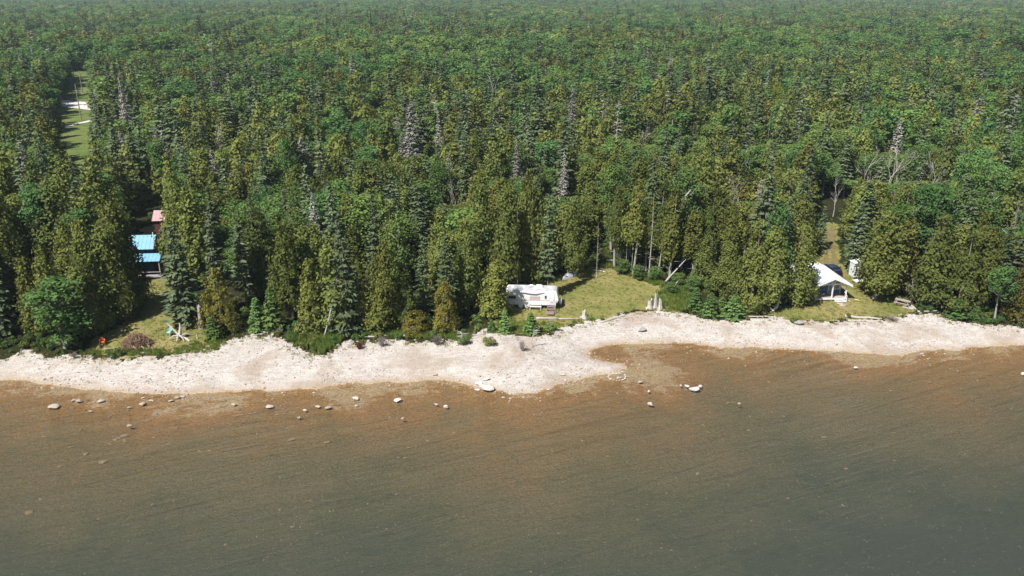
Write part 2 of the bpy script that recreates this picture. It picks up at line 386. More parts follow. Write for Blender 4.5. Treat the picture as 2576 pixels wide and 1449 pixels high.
fc = V[Q].mean(1)
fx_, fy_ = fc[:, 0], fc[:, 1]
fs_ = GS.reshape(-1)[Q].mean(1)
jit = 1.5 * (vnoise(fx_, fy_, 1.7, 5) - 0.5) + 1.1 * (vnoise(fx_, fy_, 0.6, 6) - 0.5)
veg = line_sd(VEG, fx_, fy_) + jit
lx = fx_ + jit * 0.8; ly = fy_ + 1.6 * (vnoise(fx_, fy_, 1.3, 8) - 0.5)
cls = np.full(len(Q), 3)                              # 0 bed, 1 beach, 2 lawn, 3 forest floor, 4 verge
for P_, c in ((LAWN_A, 2), (LAWN_B, 2), (LAWN_C, 2), (LANE, 4)):
    cls[in_poly(P_, lx, ly)] = c
cls[veg < 0] = 1
cls[fs_ < 0.15] = 0
off = np.clip(-GS / 36.0, 0, 1).reshape(-1); inl_ = np.clip(GS / 8.0, 0, 1).reshape(-1)
def sub_sheet(name, mask, mat_, z=None):
    q = Q[mask]; u, inv = np.unique(q, return_inverse=True)
    v = V[u].copy()
    if z is not None: v[:, 2] = z
    me = mesh_np(name, v, inv.reshape(q.shape), [mat_], smooth=True)
    a = me.attributes.new('offshore', 'FLOAT', 'POINT'); a.data.foreach_set('value', off[u].astype(np.float32))
    a = me.attributes.new('inland', 'FLOAT', 'POINT'); a.data.foreach_set('value', inl_[u].astype(np.float32))
    return tag(link(name, me), kind='structure')
sub_sheet('lake_bed', cls == 0, M_BED)
sub_sheet('beach', cls == 1, M_BEACH)
sub_sheet('lawn', cls == 2, M_LAWN)
sub_sheet('forest_floor', cls == 3, M_FLOOR)
sub_sheet('grass_verge', cls == 4, M_LANE)
sub_sheet('water', fs_ < 1.2, M_WATER, z=0.0)

def ribbon(name, px, mat_, lift=0.04, nacross=6, width=None, wob=0.0):
    """A strip laid on the terrain: px are pairs of edge points, or centre points with a width."""
    L, Rr = [], []
    if width is None:
        for a, b in px: L.append(G(*a)); Rr.append(G(*b))
    else:
        c = [G(*a) for a in px]
        for i, p in enumerate(c):
            d = (c[min(i + 1, len(c) - 1)] - c[max(i - 1, 0)]); d.z = 0; n = Vector((-d.y, d.x, 0)).normalized() * width / 2
            L.append(p + n); Rr.append(p - n)
    rows = []
    for i in range(len(L) - 1):
        for t in np.linspace(0, 1, 14, endpoint=(i == len(L) - 2)):
            rows.append((L[i].lerp(L[i + 1], t), Rr[i].lerp(Rr[i + 1], t)))
    vv, ff = [], []
    for a, b in rows:
        w0, w1 = random.uniform(-wob, wob), random.uniform(-wob, wob)
        for k in range(nacross + 1):
            p = a.lerp(b, (k + (w0 if k == 0 else w1 if k == nacross else 0)) / nacross); vv.append((p.x, p.y, gz(p.x, p.y) + lift))
    for i in range(len(rows) - 1):
        for k in range(nacross):
            j = i * (nacross + 1) + k; ff.append((j, j + 1, j + nacross + 2, j + nacross + 1))
    return tag(link(name, mesh_np(name, vv, ff, [mat_], smooth=True)), kind='structure')
ribbon('gravel_road', [((60, 246), (60, 263)), ((160, 252.5), (168, 271)), ((226, 259), (226, 277.5)), ((320, 268), (320, 288))], M_ROAD, 0.15)
ribbon('gravel_path', [(165, 319), (200, 311), (231, 304)], M_ROAD, 0.12, 3, 2.2)
def rut(px): return ribbon('dirt_track', px, M_TRACK, 0.05, 3, 0.62, 0.5)
rut([(2080, 666), (2078, 645), (2079, 620), (2084, 598), (2087, 575)])
rut([(2102, 668), (2098, 645), (2095, 620), (2094, 598), (2093, 575)])

# ------------------------------------------------------------------ tree meshes (kites of foliage spread through the crown)
def unit(a): return a / np.maximum(np.linalg.norm(a, axis=-1, keepdims=True), 1e-9)
def kites(C, U, W):
    n = len(C); V_ = np.empty((n, 4, 3)); V_[:, 0] = C - U; V_[:, 1] = C + W - U * 0.15; V_[:, 2] = C + U; V_[:, 3] = C - W - U * 0.15
    return V_.reshape(-1, 3), np.arange(n * 4).reshape(n, 4)
def oriented(C, nrm, along, lu, lw):
    nrm = unit(nrm); al = along - nrm * (along * nrm).sum(1, keepdims=True); al = unit(al)
    return kites(C, al * lu[:, None], np.cross(nrm, al) * lw[:, None])
UP = np.array([0, 0, 1.0])
def crown_cedar(seed, Hh=12.0, Rr=2.0, nc=240, per=20, size=0.58, base=0.06, fat=0.75, tops=1):
    r = np.random.default_rng(seed)
    t = r.random(nc * 4); prof = np.maximum((1 - t), 0) ** fat * np.clip((t - base + 0.08) / 0.16, 0.25, 1)
    t = t[(r.random(nc * 4) < prof + 0.08) & (t > base)][:nc]; n = len(t)
    ang = r.random(n) * 2 * math.pi
    ph = r.random(6) * 6.28
    lobe = 0.16 * np.sin(2 * ang + ph[0] + 3 * t) + 0.14 * np.sin(3 * ang + ph[1] - 5 * t) + 0.13 * np.sin(9 * t * 2 + ph[2] + ang) + 0.1 * np.sin(5 * ang + ph[3] + 17 * t)
    rad = Rr * (1 - t) ** fat * np.clip((t - base + 0.10) / 0.18, 0.45, 1) * (0.86 + lobe) * (0.72 + 0.33 * np.sqrt(r.random(n)))
    cxo = 0.25 * np.sin(t * 4 + ph[4]); cyo = 0.25 * np.sin(t * 3 + ph[5])
    sx = np.zeros(n)
    if tops > 1:
        k = r.random(n) < 0.45; sx = np.where(k, (0.55 + 0.3 * (t > 0.4)), -0.3) * Rr * 0.55 * np.clip(t * 2, 0, 1); t = np.where(k, t * 0.86, t)
    out = np.stack([np.cos(ang), np.sin(ang), np.zeros(n)], 1)
    C = np.stack([out[:, 0] * rad + cxo + sx, out[:, 1] * rad + cyo, t * Hh * 0.985], 1)
    C = np.repeat(C, per, 0); O = np.repeat(out, per, 0)
    m = len(C); C = C + r.normal(0, 1, (m, 3)) * np.array([0.25, 0.25, 0.38])
    C[:, 2] = np.clip(C[:, 2], base * Hh * 0.7, Hh)
    nrm = O * 1.0 + UP * 0.32 + r.normal(0, 0.36, (m, 3))
    al = O * 0.25 + UP * 0.9 + r.normal(0, 0.42, (m, 3))
    return oriented(C, nrm, al, 0.30 * size * (0.7 + 0.6 * r.random(m)), 0.17 * size * (0.7 + 0.6 * r.random(m)))
def crown_spruce(seed, Hh=12.0, Rr=1.7, step=0.46, nb=8, size=1.0, base=0.06, keep=1.0, thin=1.0, fat=0.85):
    r = np.random.default_rng(seed); Cs, Ns, As, Lu, Lw = [], [], [], [], []
    z = base * Hh
    while z < Hh * 0.985:
        t = z / Hh; L0 = Rr * ((1 - t) ** fat) * (0.7 + 0.3 * min(1, (t - base + 0.05) / 0.15)) + 0.10
        k = max(4, int(nb * (0.55 + 0.6 * (1 - t)))); a0 = r.random() * 6.28
        for b in range(k):
            if r.random() > keep: continue
            a = a0 + 6.283 * b / k + r.normal(0, 0.22); L = L0 * (0.62 + 0.5 * r.random())
            dr = -0.34 + 0.75 * t + r.normal(0, 0.08); o = np.array([math.cos(a), math.sin(a), 0]); side = np.array([-o[1], o[0], 0])
            zz = z + r.normal(0, 0.12)
            ns = 2 + int(L > 0.8) + int(L > 1.4)
            for q in range(ns):
                s = L * (0.30 + 0.70 * (q + 0.5) / ns); lift = dr * s + 0.12 * (s / max(L, .1)) ** 2
                for sg in ((-1, 1) if L > 0.5 else (0,)):
                    C = o * s + np.array([0, 0, zz + lift]) + side * sg * 0.17 * size * (1.2 - 0.6 * q / ns) + r.normal(0, 0.05, 3)
                    Cs.append(C); Ns.append(UP + o * 0.45 + r.normal(0, 0.33, 3) + side * sg * -0.2); As.append(o + UP * dr + side * sg * 0.55)
                    Lu.append(0.33 * size * (0.75 + 0.4 * r.random())); Lw.append(0.135 * size * thin * (0.75 + 0.5 * r.random()))
        z += step * (0.75 + 0.5 * r.random()) * (0.7 + 0.5 * (1 - t))
    Cs.append(np.array([0, 0, Hh * 0.985])); Ns.append(np.array([1.0, -1, 0])); As.append(UP * 1.0); Lu.append(0.42); Lw.append(0.07)
    return oriented(np.array(Cs), np.array(Ns), np.array(As), np.array(Lu), np.array(Lw))
def crown_broad(seed, Hh=12.0, Rr=2.8, lobes=20, per=150, size=0.72, lo=0.28):
    r = np.random.default_rng(seed); Cs, Ns = [], []
    for i in range(lobes):
        d = unit(r.normal(0, 1, (1, 3)))[0]; q = r.random() ** 0.4
        c = np.array([d[0] * Rr * 0.66 * q, d[1] * Rr * 0.66 * q, Hh * (lo + (1 - lo) * 0.5) + d[2] * Hh * (1 - lo) * 0.40 * q])
        rr = Rr * (0.30 + 0.20 * r.random())
        n = unit(r.normal(0, 1, (per, 3)) + np.array([0, 0, 0.35])); P = c + n * rr * (0.75 + 0.3 * r.random((per, 1))) * np.array([1, 1, 0.85])
        Cs.append(P); Ns.append(n)
    C = np.concatenate(Cs); N_ = np.concatenate(Ns); m = len(C)
    C[:, 2] = np.minimum(C[:, 2], Hh)
    return oriented(C, N_ * 0.9 + r.normal(0, 0.45, (m, 3)) + UP * 0.25, r.normal(0, 1, (m, 3)), 0.21 * size * (0.7 + 0.6 * r.random(m)), 0.15 * size * (0.7 + 0.6 * r.random(m)))
def trunk_mb(seed, Hh=12.0, r0=0.17, top=0.9, bend=0.25, limbs=0, stubs=0):
    r = random.Random(seed); mb = MB(); a, b = r.uniform(-bend, bend), r.uniform(-bend, bend)
    f = lambda t: Vector((a * math.sin(t * 3.0), b * math.sin(t * 2.4), t * Hh))
    ts = [-0.03, 0.02, 0.15, 0.35, 0.6, top]
    mb.tube([f(t) for t in ts], [r0 * 1.45, r0 * 1.15] + [r0 * (1 - 0.85 * t / top) for t in ts[2:]], 6)
    for i in range(limbs):
        t = r.uniform(0.28, 0.7); an = r.uniform(0, 6.28); L = Hh * r.uniform(0.12, 0.24); p = f(t)
        q = p + Vector((math.cos(an) * L * 0.5, math.sin(an) * L * 0.5, L * 0.45)); e = p + Vector((math.cos(an) * L * 0.8, math.sin(an) * L * 0.8, L))
        mb.tube([p, q, e], [r0 * 0.42, r0 * 0.28, 0.02], 4, False)
    for i in range(stubs):
        t = r.uniform(0.08, 0.97 * top); an = r.uniform(0, 6.28); L = (0.35 + 1.3 * (1 - t)) * r.uniform(0.4, 1.0); p = f(t)
        mb.tube([p, p + Vector((math.cos(an) * L, math.sin(an) * L, L * r.uniform(-0.3, 0.25)))], [0.035, 0.012], 3, False)
    return mb
def bare_mb(seed, Hh=12.0, r0=0.13, depth=4, fork=0.5, spread=0.45):
    r = random.Random(seed); mb = MB()
    def grow(p, d, L, rad, k):
        pts, rr = [p], [rad]; n = 3
        for i in range(n):
            d = (d + Vector((r.gauss(0, 0.10), r.gauss(0, 0.10), r.gauss(0.03, 0.05)))).normalized()
            p = p + d * L / n; pts.append(p); rr.append(rad * (1 - 0.38 * (i + 1) / n))
        mb.tube(pts, rr, 5 if k > 2 else 3, False)
        if k <= 0: return
        for i in range(3 if k > 1 else 4):
            j = r.randint(1, n); ax = Vector((r.gauss(0, 1), r.gauss(0, 1), r.gauss(0, 0.4))).normalized()
            nd_ = (d + ax * spread * r.uniform(0.7, 1.4)).normalized()
            grow(pts[j], nd_, L * r.uniform(0.5, 0.72), max(rr[j] * 0.6, 0.014), k - 1)
    grow(Vector((0, 0, -0.3)), Vector((0, 0, 1)), Hh * fork, r0, depth)
    return mb
def mesh_of(mb, name, m):
    me = bpy.data.meshes.new(name); me.from_pydata(mb.v, [], mb.f); me.materials.append(m); me.update(); return me
def crown_mesh(name, vf, m): return mesh_np(name, vf[0], vf[1], [m])

PROTO = {}
PROTO['cedar'] = [(crown_mesh('cedar_crown', crown_cedar(i, Rr=2.0, base=[.05, .10, .04, .16, .06, .12][i], fat=[.85, .62, .95, .55, .75, .68][i], tops=[1, 1, 1, 1, 2, 2][i]), M_CEDAR), mesh_of(trunk_mb(i, r0=0.17), 'cedar_trunk', M_BARK)) for i in range(6)]
PROTO['thin_cedar'] = [(crown_mesh('cedar_crown', crown_cedar(30 + i, Rr=2.0, nc=170, base=[.36, .44, .30][i], fat=[.5, .6, .7][i]), M_CEDAR), mesh_of(trunk_mb(30 + i, r0=0.16, bend=.4, stubs=9), 'pale_trunk', M_BIRCH)) for i in range(3)]
PROTO['yellow_cedar'] = [(crown_mesh('cedar_crown', crown_cedar(40 + i, Hh=12, Rr=3.4, nc=200, per=20, size=0.68, base=.02, fat=.55), M_CEDAR_Y), PROTO['cedar'][0][1]) for i in range(2)]
PROTO['spruce'] = [(crown_mesh('spruce_crown', crown_spruce(60 + i, Rr=[1.7, 1.5, 1.9, 1.6, 1.7][i], base=[.05, .04, .08, .22, .10][i]), M_SPRUCE), mesh_of(trunk_mb(60 + i, r0=0.15, top=.97, bend=.08, stubs=10), 'spruce_trunk', M_BARK)) for i in range(5)]
PROTO['young_spruce'] = [(crown_mesh('spruce_crown', crown_spruce(80 + i, Hh=12, Rr=4.2, step=1.0, nb=13, size=2.6, base=.02, fat=.9), M_SPRUCE_Y), mesh_of(trunk_mb(80 + i, r0=0.25, top=.96, bend=0.05), 'spruce_trunk', M_BARK)) for i in range(2)]
PROTO['broad'] = [(crown_mesh('leafy_crown', crown_broad(90 + i, Rr=[2.6, 2.9, 2.4, 3.0][i], lo=[.3, .25, .35, .18][i]), M_BROAD), mesh_of(trunk_mb(90 + i, r0=0.14, top=.8, limbs=7), 'pale_trunk', M_BIRCH)) for i in range(4)]
PROTO['bushy'] = [(crown_mesh('leafy_crown', crown_broad(97, Rr=2.9, lobes=30, per=85, size=0.9, lo=.02), M_BROAD), PROTO['broad'][0][1])]
PROTO['lime'] = [(crown_mesh('leafy_crown', crown_broad(99, Rr=2.9, lo=.15), M_LIME), PROTO['broad'][0][1])]
PROTO['dead_spruce'] = [(crown_mesh('bare_crown', crown_spruce(110 + i, Rr=1.8, base=.06, keep=1.0, thin=.75, step=.42, nb=10), M_GREY), mesh_of(trunk_mb(110 + i, r0=0.14, top=.98, stubs=40), 'grey_trunk', M_PALE)) for i in range(2)]
PROTO['bare'] = [(None, mesh_of(bare_mb(120 + i, Hh=11.5, spread=.5), 'bare_trunk', M_PALE)) for i in range(3)]
PROTO['snag'] = [(None, mesh_of(trunk_mb(130 + i, r0=0.13, top=.99, bend=.3, stubs=26), 'snag_trunk', M_PALE)) for i in range(3)]
HALF = {'cedar': 1.9, 'thin_cedar': 1.9, 'yellow_cedar': 3.3, 'spruce': 1.7, 'young_spruce': 4.4, 'broad': 2.8, 'lime': 2.8, 'bushy': 2.9, 'dead_spruce': 1.8, 'bare': 3.4, 'snag': 1.2}
NAME = {'cedar': ('cedar_tree', 'cedar'), 'yellow_cedar': ('cedar_tree', 'cedar'), 'thin_cedar': ('cedar_tree', 'cedar'), 'spruce': ('spruce_tree', 'spruce'), 'young_spruce': ('young_spruce', 'young spruce'), 'broad': ('leafy_tree', 'leafy tree'),
        'bushy': ('leafy_tree', 'leafy tree'), 'lime': ('leafy_tree', 'leafy tree'), 'dead_spruce': ('dead_spruce', 'dead tree'), 'bare': ('bare_tree', 'dead tree'), 'snag': ('bare_snag', 'dead tree')}
used = {k: 0 for k in PROTO}
def plant(kind, loc, h, w, label, group=None, tilt=(0, 0), rz=None, v=None):
    ps = PROTO[kind]; cm, tm = ps[(used[kind] if v is None else v) % len(ps)]; used[kind] += 1
    nm, cat = NAME[kind]
    e = empty(nm, loc, 0, label, cat, group)
    e.rotation_euler = (tilt[0], tilt[1], random.uniform(0, 6.28) if rz is None else rz)
    s = w / (2 * HALF[kind]); e.scale = (s, s, h / 12.0)
    link('trunk', tm, e)
    if cm: link('crown', cm, e)
    return e

# hand placed trees: kind, base pixel, row of the tip, width in pixels, label
HAND = [
 ('spruce', 12, 842, 590, 105, 'dark spruce at the far left end of the shore row'),
 ('cedar', 95, 838, 650, 80, 'slim olive cedar second from the left end of the shore row'),
 ('bushy', 165, 876, 688, 175, 'broad bushy green tree reaching the ground at the left end of the shore lawn'),
 ('cedar', 148, 835, 622, 85, 'pointed cedar rising just behind the broad bushy green tree by the shore'),
 ('cedar', 230, 835, 640, 95, 'dark cedar on the shaded left edge of the brush pile lawn'),
 ('cedar', 314, 776, 510, 105, 'tall yellow olive cedar with bare lower trunk left of the blue roofed house'),
 ('cedar', 334, 772, 545, 90, 'cedar with bare twin trunk standing closest to the blue roof on its left'),
 ('spruce', 265, 800, 600, 100, 'shaded spruce between the brush pile lawn and the tall twin cedars'),
 ('spruce', 468, 812, 568, 118, 'big full spruce standing on the lawn behind the driftwood roots'),
 ('spruce', 556, 795, 532, 78, 'tall narrow spruce directly behind the orange brown cedar'),
 ('spruce', 622, 770, 563, 92, 'grey green spruce with bare lower trunk right of the orange brown cedar', 3),
 ('yellow_cedar', 558, 832, 678, 98, 'egg shaped orange brown cedar at the edge of the beach'),
 ('young_spruce', 538, 852, 795, 60, 'small pale spruce in front of the orange brown cedar'),
 ('young_spruce', 690, 828, 722, 78, 'bright green young spruce, taller of the pair right of the orange brown cedar'),
 ('young_spruce', 650, 830, 748, 62, 'bright green young spruce, shorter of the pair right of the orange brown cedar'),
 ('cedar', 655, 745, 500, 92, 'tall olive cedar rising behind the bright green young spruces'),
 ('cedar', 505, 715, 480, 110, 'tall cedar rising above the big full lawn spruce'),
 ('cedar', 470, 690, 440, 105, 'tall cedar right beside the pink roofed shed'),
 ('cedar', 790, 838, 655, 88, 'olive cedar with a thin pale trunk beside the tall green grass clump'),
 ('cedar', 738, 800, 560, 85, 'tall cedar behind the tall green grass clump on the beach edge'),
 ('spruce', 874, 842, 545, 98, 'tallest grey green spruce on the beach edge between grass clump and fallen white log'),
 ('young_spruce', 845, 838, 735, 55, 'dense little dark spruce behind the leaning bare white stem'),
 ('spruce', 950, 760, 487, 70, 'slender spruce towering behind the shore cedars left of the camper'),
 ('bushy', 1012, 720, 520, 108, 'round bright green tree between the shore cedars left of the camper'),
 ('cedar', 972, 828, 600, 84, 'cedar in the middle of the dense shore row left of the camper'),
 ('cedar', 930, 830, 690, 64, 'short cedar standing behind the fallen white log'),
 ('spruce', 1068, 790, 594, 62, 'narrow spruce next to the low golden cedar bush'),
 ('spruce', 1126, 806, 588, 88, 'full spruce rising right behind the round golden cedar'),
 ('yellow_cedar', 1118, 832, 708, 80, 'round golden cedar at the end of the shore row left of the camper'),
 ('yellow_cedar', 1046, 832, 782, 92, 'low golden cedar bush behind the white log on the beach'),
 ('cedar', 1018, 815, 660, 70, 'slim cedar between the low golden bush and the green round tree'),
 ('cedar', 1178, 780, 560, 85, 'tall cedar in the shaded gap left of the camper'),
 ('cedar', 1244, 793, 626, 86, 'cedar with bare pale foot standing at the left end of the camper'),
 ('cedar', 1268, 735, 470, 96, 'tall cedar right behind the left end of the camper'),
 ('cedar', 1338, 716, 432, 82, 'tall columnar cedar behind the middle of the camper'),
 ('spruce', 1378, 748, 486, 66, 'spruce with long bare trunk standing right behind the camper', 3),
 ('cedar', 1442, 694, 484, 72, 'dense cedar just behind the upturned boat'),
 ('thin_cedar', 1545, 674, 470, 66, 'cedar at the back right corner of the camper lawn'),
 ('thin_cedar', 1592, 692, 488, 74, 'cedar with two pale trunks at the right side of the camper lawn'),
 ('thin_cedar', 1684, 704, 470, 76, 'tall cedar with a thin clear trunk behind the grassy bank right of the camper lawn'),
 ('thin_cedar', 1740, 702, 533, 84, 'brownish drooping cedar above the leaning fallen trunk'),
 ('thin_cedar', 1800, 690, 480, 80, 'cedar on thin pale stems behind the young spruces on the beach edge'),
 ('thin_cedar', 1562, 668, 500, 50, 'high crowned cedar, second from the back right corner of the camper lawn'),
 ('thin_cedar', 1624, 682, 505, 60, 'thin stemmed cedar beside the tall white dead trunk'),
 ('thin_cedar', 1655, 690, 520, 58, 'thin stemmed cedar between the tall white dead trunk and the grassy bank'),
 ('thin_cedar', 1712, 688, 500, 60, 'thin stemmed cedar behind the leaning fallen trunk'),
 ('thin_cedar', 1775, 696, 520, 62, 'thin stemmed cedar behind the brownish drooping cedar'),
 ('thin_cedar', 1830, 700, 520, 64, 'thin stemmed cedar closest to the left of the cottage cedars'),
 ('snag', 1588, 688, 596, 12, 'second short pale dead stem at the right side of the camper lawn'),
 ('snag', 1681, 704, 600, 12, 'pale slender stem behind the fallen leaning trunk'),
 ('snag', 1548, 672, 590, 14, 'pale dead stem at the back right corner of the camper lawn'),
 ('young_spruce', 1750, 780, 722, 56, 'young spruce, first of four in a row on the beach edge'),
 ('young_spruce', 1785, 796, 738, 62, 'young spruce, second of four in a row on the beach edge'),
 ('young_spruce', 1815, 790, 746, 46, 'smallest young spruce, third of four in a row on the beach edge'),
 ('young_spruce', 1845, 800, 742, 70, 'widest young spruce, last of four in a row on the beach edge'),
 ('young_spruce', 1237, 834, 803, 32, 'smallest of three small spruces between beach and camper'),
 ('young_spruce', 1271, 836, 776, 44, 'middle one of three small spruces between beach and camper'),
 ('young_spruce', 1335, 840, 785, 54, 'yellowish small spruce nearest the beach in front of the camper'),
 ('cedar', 262, 822, 640, 90, 'dark cedar in the shade behind the orange chair'),
 ('cedar', 316, 802, 605, 80, 'cedar in the shaded corner in front of the blue roofed house'),
 ('cedar', 1862, 762, 600, 84, 'cedar whose left side overhangs the young spruce row'),
 ('cedar', 1822, 744, 610, 74, 'short trunked cedar right behind the second and third young spruces'),
 ('cedar', 1772, 726, 590, 70, 'slim cedar behind the first young spruce of the row'),
 ('bushy', 1566, 690, 648, 46, 'green leafy bush at the back right corner of the camper lawn'),
 ('bushy', 1604, 704, 664, 44, 'green leafy bush below the tall white dead trunk, left of it'),
 ('bushy', 1648, 708, 668, 48, 'green leafy bush below the tall white dead trunk, right of it'),
 ('bushy', 1706, 724, 684, 44, 'green leafy bush under the leaning fallen trunk'),
 ('bushy', 1742, 738, 690, 50, 'green leafy bush between the grassy bank and the slim cedar'),
 ('bushy', 1790, 742, 700, 44, 'green leafy bush behind the second young spruce'),
 ('bushy', 1690, 742, 708, 44, 'low green bush in the tall grass of the bank'),
 ('bushy', 1514, 668, 636, 36, 'light green bush at the back end of the camper lawn'),
 ('cedar', 290, 803, 540, 100, 'tall wide cedar in the dark corner between orange chair and blue roof'),
 ('cedar', 240, 813, 560, 100, 'tall wide cedar behind the dark cedars at the shaded lawn edge'),
 ('cedar', 195, 780, 560, 95, 'tall dark cedar behind the left shore row'),
 ('cedar', 1884, 778, 556, 92, 'leftmost of the three big cedars beside the white roofed cottage'),
 ('cedar', 1934, 776, 572, 88, 'middle one of the three big cedars beside the white roofed cottage'),
 ('cedar', 2003, 764, 568, 86, 'big cedar whose crown overlaps the white cottage roof'),
 ('bushy', 1944, 700, 502, 82, 'round bright green tree rising behind the big cedars beside the cottage'),
 ('spruce', 2062, 626, 522, 48, 'dark spruce on the left side of the dirt track'),
 ('spruce', 2146, 680, 510, 74, 'dark layered spruce on the right side of the dirt track'),
 ('cedar', 2206, 747, 520, 112, 'broad cedar on two bare pale trunks right of the cottage lawn'),
 ('cedar', 2262, 735, 560, 92, 'cedar between the two trunked cedar and the picnic table'),
 ('cedar', 2336, 764, 548, 112, 'wide cedar behind the bare grey bush at the right shore'),
 ('cedar', 2404, 782, 580, 108, 'wide cedar behind the low young spruces at the right shore'),
 ('young_spruce', 2408, 799, 748, 72, 'dark green young spruce, larger of the pair on the right beach edge'),
 ('young_spruce', 2452, 805, 770, 50, 'dark green young spruce, smaller of the pair on the right beach edge'),
 ('broad', 2502, 803, 665, 100, 'leafy green tree with a slanting pale stem at the right beach edge'),
 ('cedar', 2462, 770, 575, 96, 'cedar behind the leafy tree with the slanting pale stem'),
 ('cedar', 2560, 806, 640, 84, 'cedar at the far right end of the shore row'),
 ('broad', 735, 560, 345, 70, 'dark green round tree deep in the forest above the beach grass clump'),
 ('broad', 420, 520, 335, 90, 'wide round tree in the forest right of the grassy lane'),
 ('lime', 1950, 300, 205, 34, 'single lime yellow tree far back in the forest'),
 ('dead_spruce', 1042, 470, 258, 76, 'biggest grey dead spruce with full dry crown in the mid forest'),
 ('dead_spruce', 1300, 500, 345, 40, 'narrow grey dead spruce in the forest behind the camper'),
 ('dead_spruce', 1416, 560, 385, 42, 'grey dead spruce top standing above the cedars behind the boat'),
 ('dead_spruce', 330, 385, 190, 42, 'tall grey dead spruce right of the grassy lane'),
 ('dead_spruce', 545, 280, 165, 34, 'grey dead spruce far back above the left forest'),
 ('dead_spruce', 1437, 370, 215, 46, 'grey dead spruce with drooping dry branches in the mid forest right of the biggest one'),
 ('dead_spruce', 1106, 410, 285, 36, 'thin grey dead spruce next to the biggest dead one'),
 ('dead_spruce', 1680, 245, 132, 30, 'grey dead spruce far back in the right half of the forest'),
 ('dead_spruce', 2245, 430, 300, 48, 'grey dead spruce behind the bare white trees right of the track'),
 ('bare', 550, 420, 300, 55, 'grey bare bushy crown in the left mid forest'),
 ('bare', 1612, 400, 300, 50, 'pale bare crown in the mid forest behind the camper lawn'),
 ('bare', 2165, 500, 358, 75, 'bare white tree, leftmost of three right of the dirt track'),
 ('bare', 2222, 520, 352, 90, 'bare white tree, middle of three right of the dirt track'),
 ('bare', 2325, 510, 365, 90, 'bare white tree, rightmost of three right of the dirt track'),
 ('bare', 2095, 545, 425, 50, 'small bare pinkish tree beside the opening on the dirt track'),
 ('bare', 1855, 560, 420, 60, 'bare tree crown between the camper lawn and the cottage cedars'),
 ('bare', 120, 660, 500, 45, 'white bare branches poking out of the dark left forest'),
 ('bare', 1240, 270, 165, 40, 'white forked bare tree far back in the middle of the forest'),
 ('bare', 1145, 560, 440, 40, 'bare twigs in a dark gap of the forest left of the camper'),
 ('bare', 2532, 620, 490, 45, 'bare white top in the forest at the right edge'),
 ('bare', 2306, 770, 700, 56, 'bare grey bush tree beside the picnic table'),
 ('snag', 1302, 712, 512, 22, 'thin straight dead trunk behind the left half of the camper'),
 ('snag', 1632, 694, 500, 30, 'tall white dead trunk with broken top right of the camper lawn'),
 ('snag', 1574, 684, 610, 14, 'short pale dead stem at the right side of the camper lawn'),
 ('snag', 1783, 712, 600, 16, 'pale thin dead stem behind the beach edge young spruces, left of two'),
 ('snag', 1804, 714, 645, 14, 'pale thin dead stem behind the beach edge young spruces, right of two'),
 ('snag', 1927, 400, 282, 8, 'tall tan broken pole like trunk in the right mid forest'),
 ('snag', 793, 846, 770, 16, 'grey bare stem in the tall green grass clump'),
 ('snag', 1838, 690, 600, 14, 'pale thin dead stem left of the big cottage cedars'),
 ('snag', 1500, 700, 560, 14, 'thin dead trunk in the dark gap behind the upturned boat'),
]
hand_xy = []
hand_n = {'cedar': 0, 'spruce': 0, 'broad': 0}
for t in HAND:
    kind, bx, by, ty, w = t[:5]
    p = G(bx, by); k = ppm(p.x, p.y, p.z); h = max(z_at(p.y, ty) - p.z, 0.8)
    plant(kind, (p.x, p.y, p.z - 0.05), h * 1.02, w / k, t[5], v=t[6] if len(t) > 6 else None)
    hand_xy.append((p.x, p.y, 0.30 * w / k))
    if kind in hand_n: hand_n[kind] += 1
# bent and leaning stems
def stem(px, label, r0=0.14, name='bare_snag', z1=None, m=M_PALE, twigs=0):
    a = G(*px[0]); pts = [a - Vector((0, 0, 0.15))]
    for q in px[1:]:
        zz = z_at(a.y, q[1]); pts.append(Vector(((q[0] - CX) / F * (a.y * CP - (zz - H) * SP), a.y, zz)))
    mb = MB(); mb.tube(pts, [r0 * (1 - 0.7 * i / (len(pts) - 1)) for i in range(len(pts))], 6)
    rr = random.Random(len(label))
    for i in range(twigs):
        t = rr.uniform(0.25, 1) * (len(pts) - 1); j = min(int(t), len(pts) - 2); p = pts[j].lerp(pts[j + 1], t - j); an = rr.choice((0.0, 3.14, 0.4, -0.5)) + rr.gauss(0, 0.3); L = rr.uniform(0.4, 1.0)
        mb.tube([p, p + Vector((math.cos(an) * L, math.sin(an) * L * 0.6, rr.uniform(-0.15, 0.3)))], [0.03, 0.01], 3, False)
    off_ = pts[0].copy()
    mb.v = [tuple(Vector(v) - off_) for v in mb.v]
    e = empty(name, off_, 0, label, 'dead tree'); mb.build('trunk', m, e)
    hand_xy.append((a.x, a.y, 0.5))
    return e
stem([(814, 850), (828, 800), (840, 742), (848, 700)], 'leaning bare white stem with side twigs on the beach edge', 0.12, twigs=26)
stem([(742, 838), (752, 822), (762, 800), (766, 780)], 'curved pale sapling stem leaning over the tall green grass', 0.09)
stem([(1700, 650), (1714, 549), (1728, 512), (1724, 494), (1738, 477)], 'white crooked dead trunk with bent top behind the leaning fallen trunk', 0.22, twigs=6)
stem([(1673, 707), (1700, 680), (1726, 652)], 'fallen pale trunk leaning against the brownish drooping cedar', 0.16, 'fallen_trunk')
stem([(1692, 728), (1702, 712), (1712, 698)], 'short leaning pale stem on the grassy bank below the brownish cedar', 0.12, 'fallen_trunk')
stem([(1938, 784), (1955, 772), (1961, 750), (1972, 696)], 'white bent dead trunk leaning between the big cottage cedars', 0.20, twigs=10)

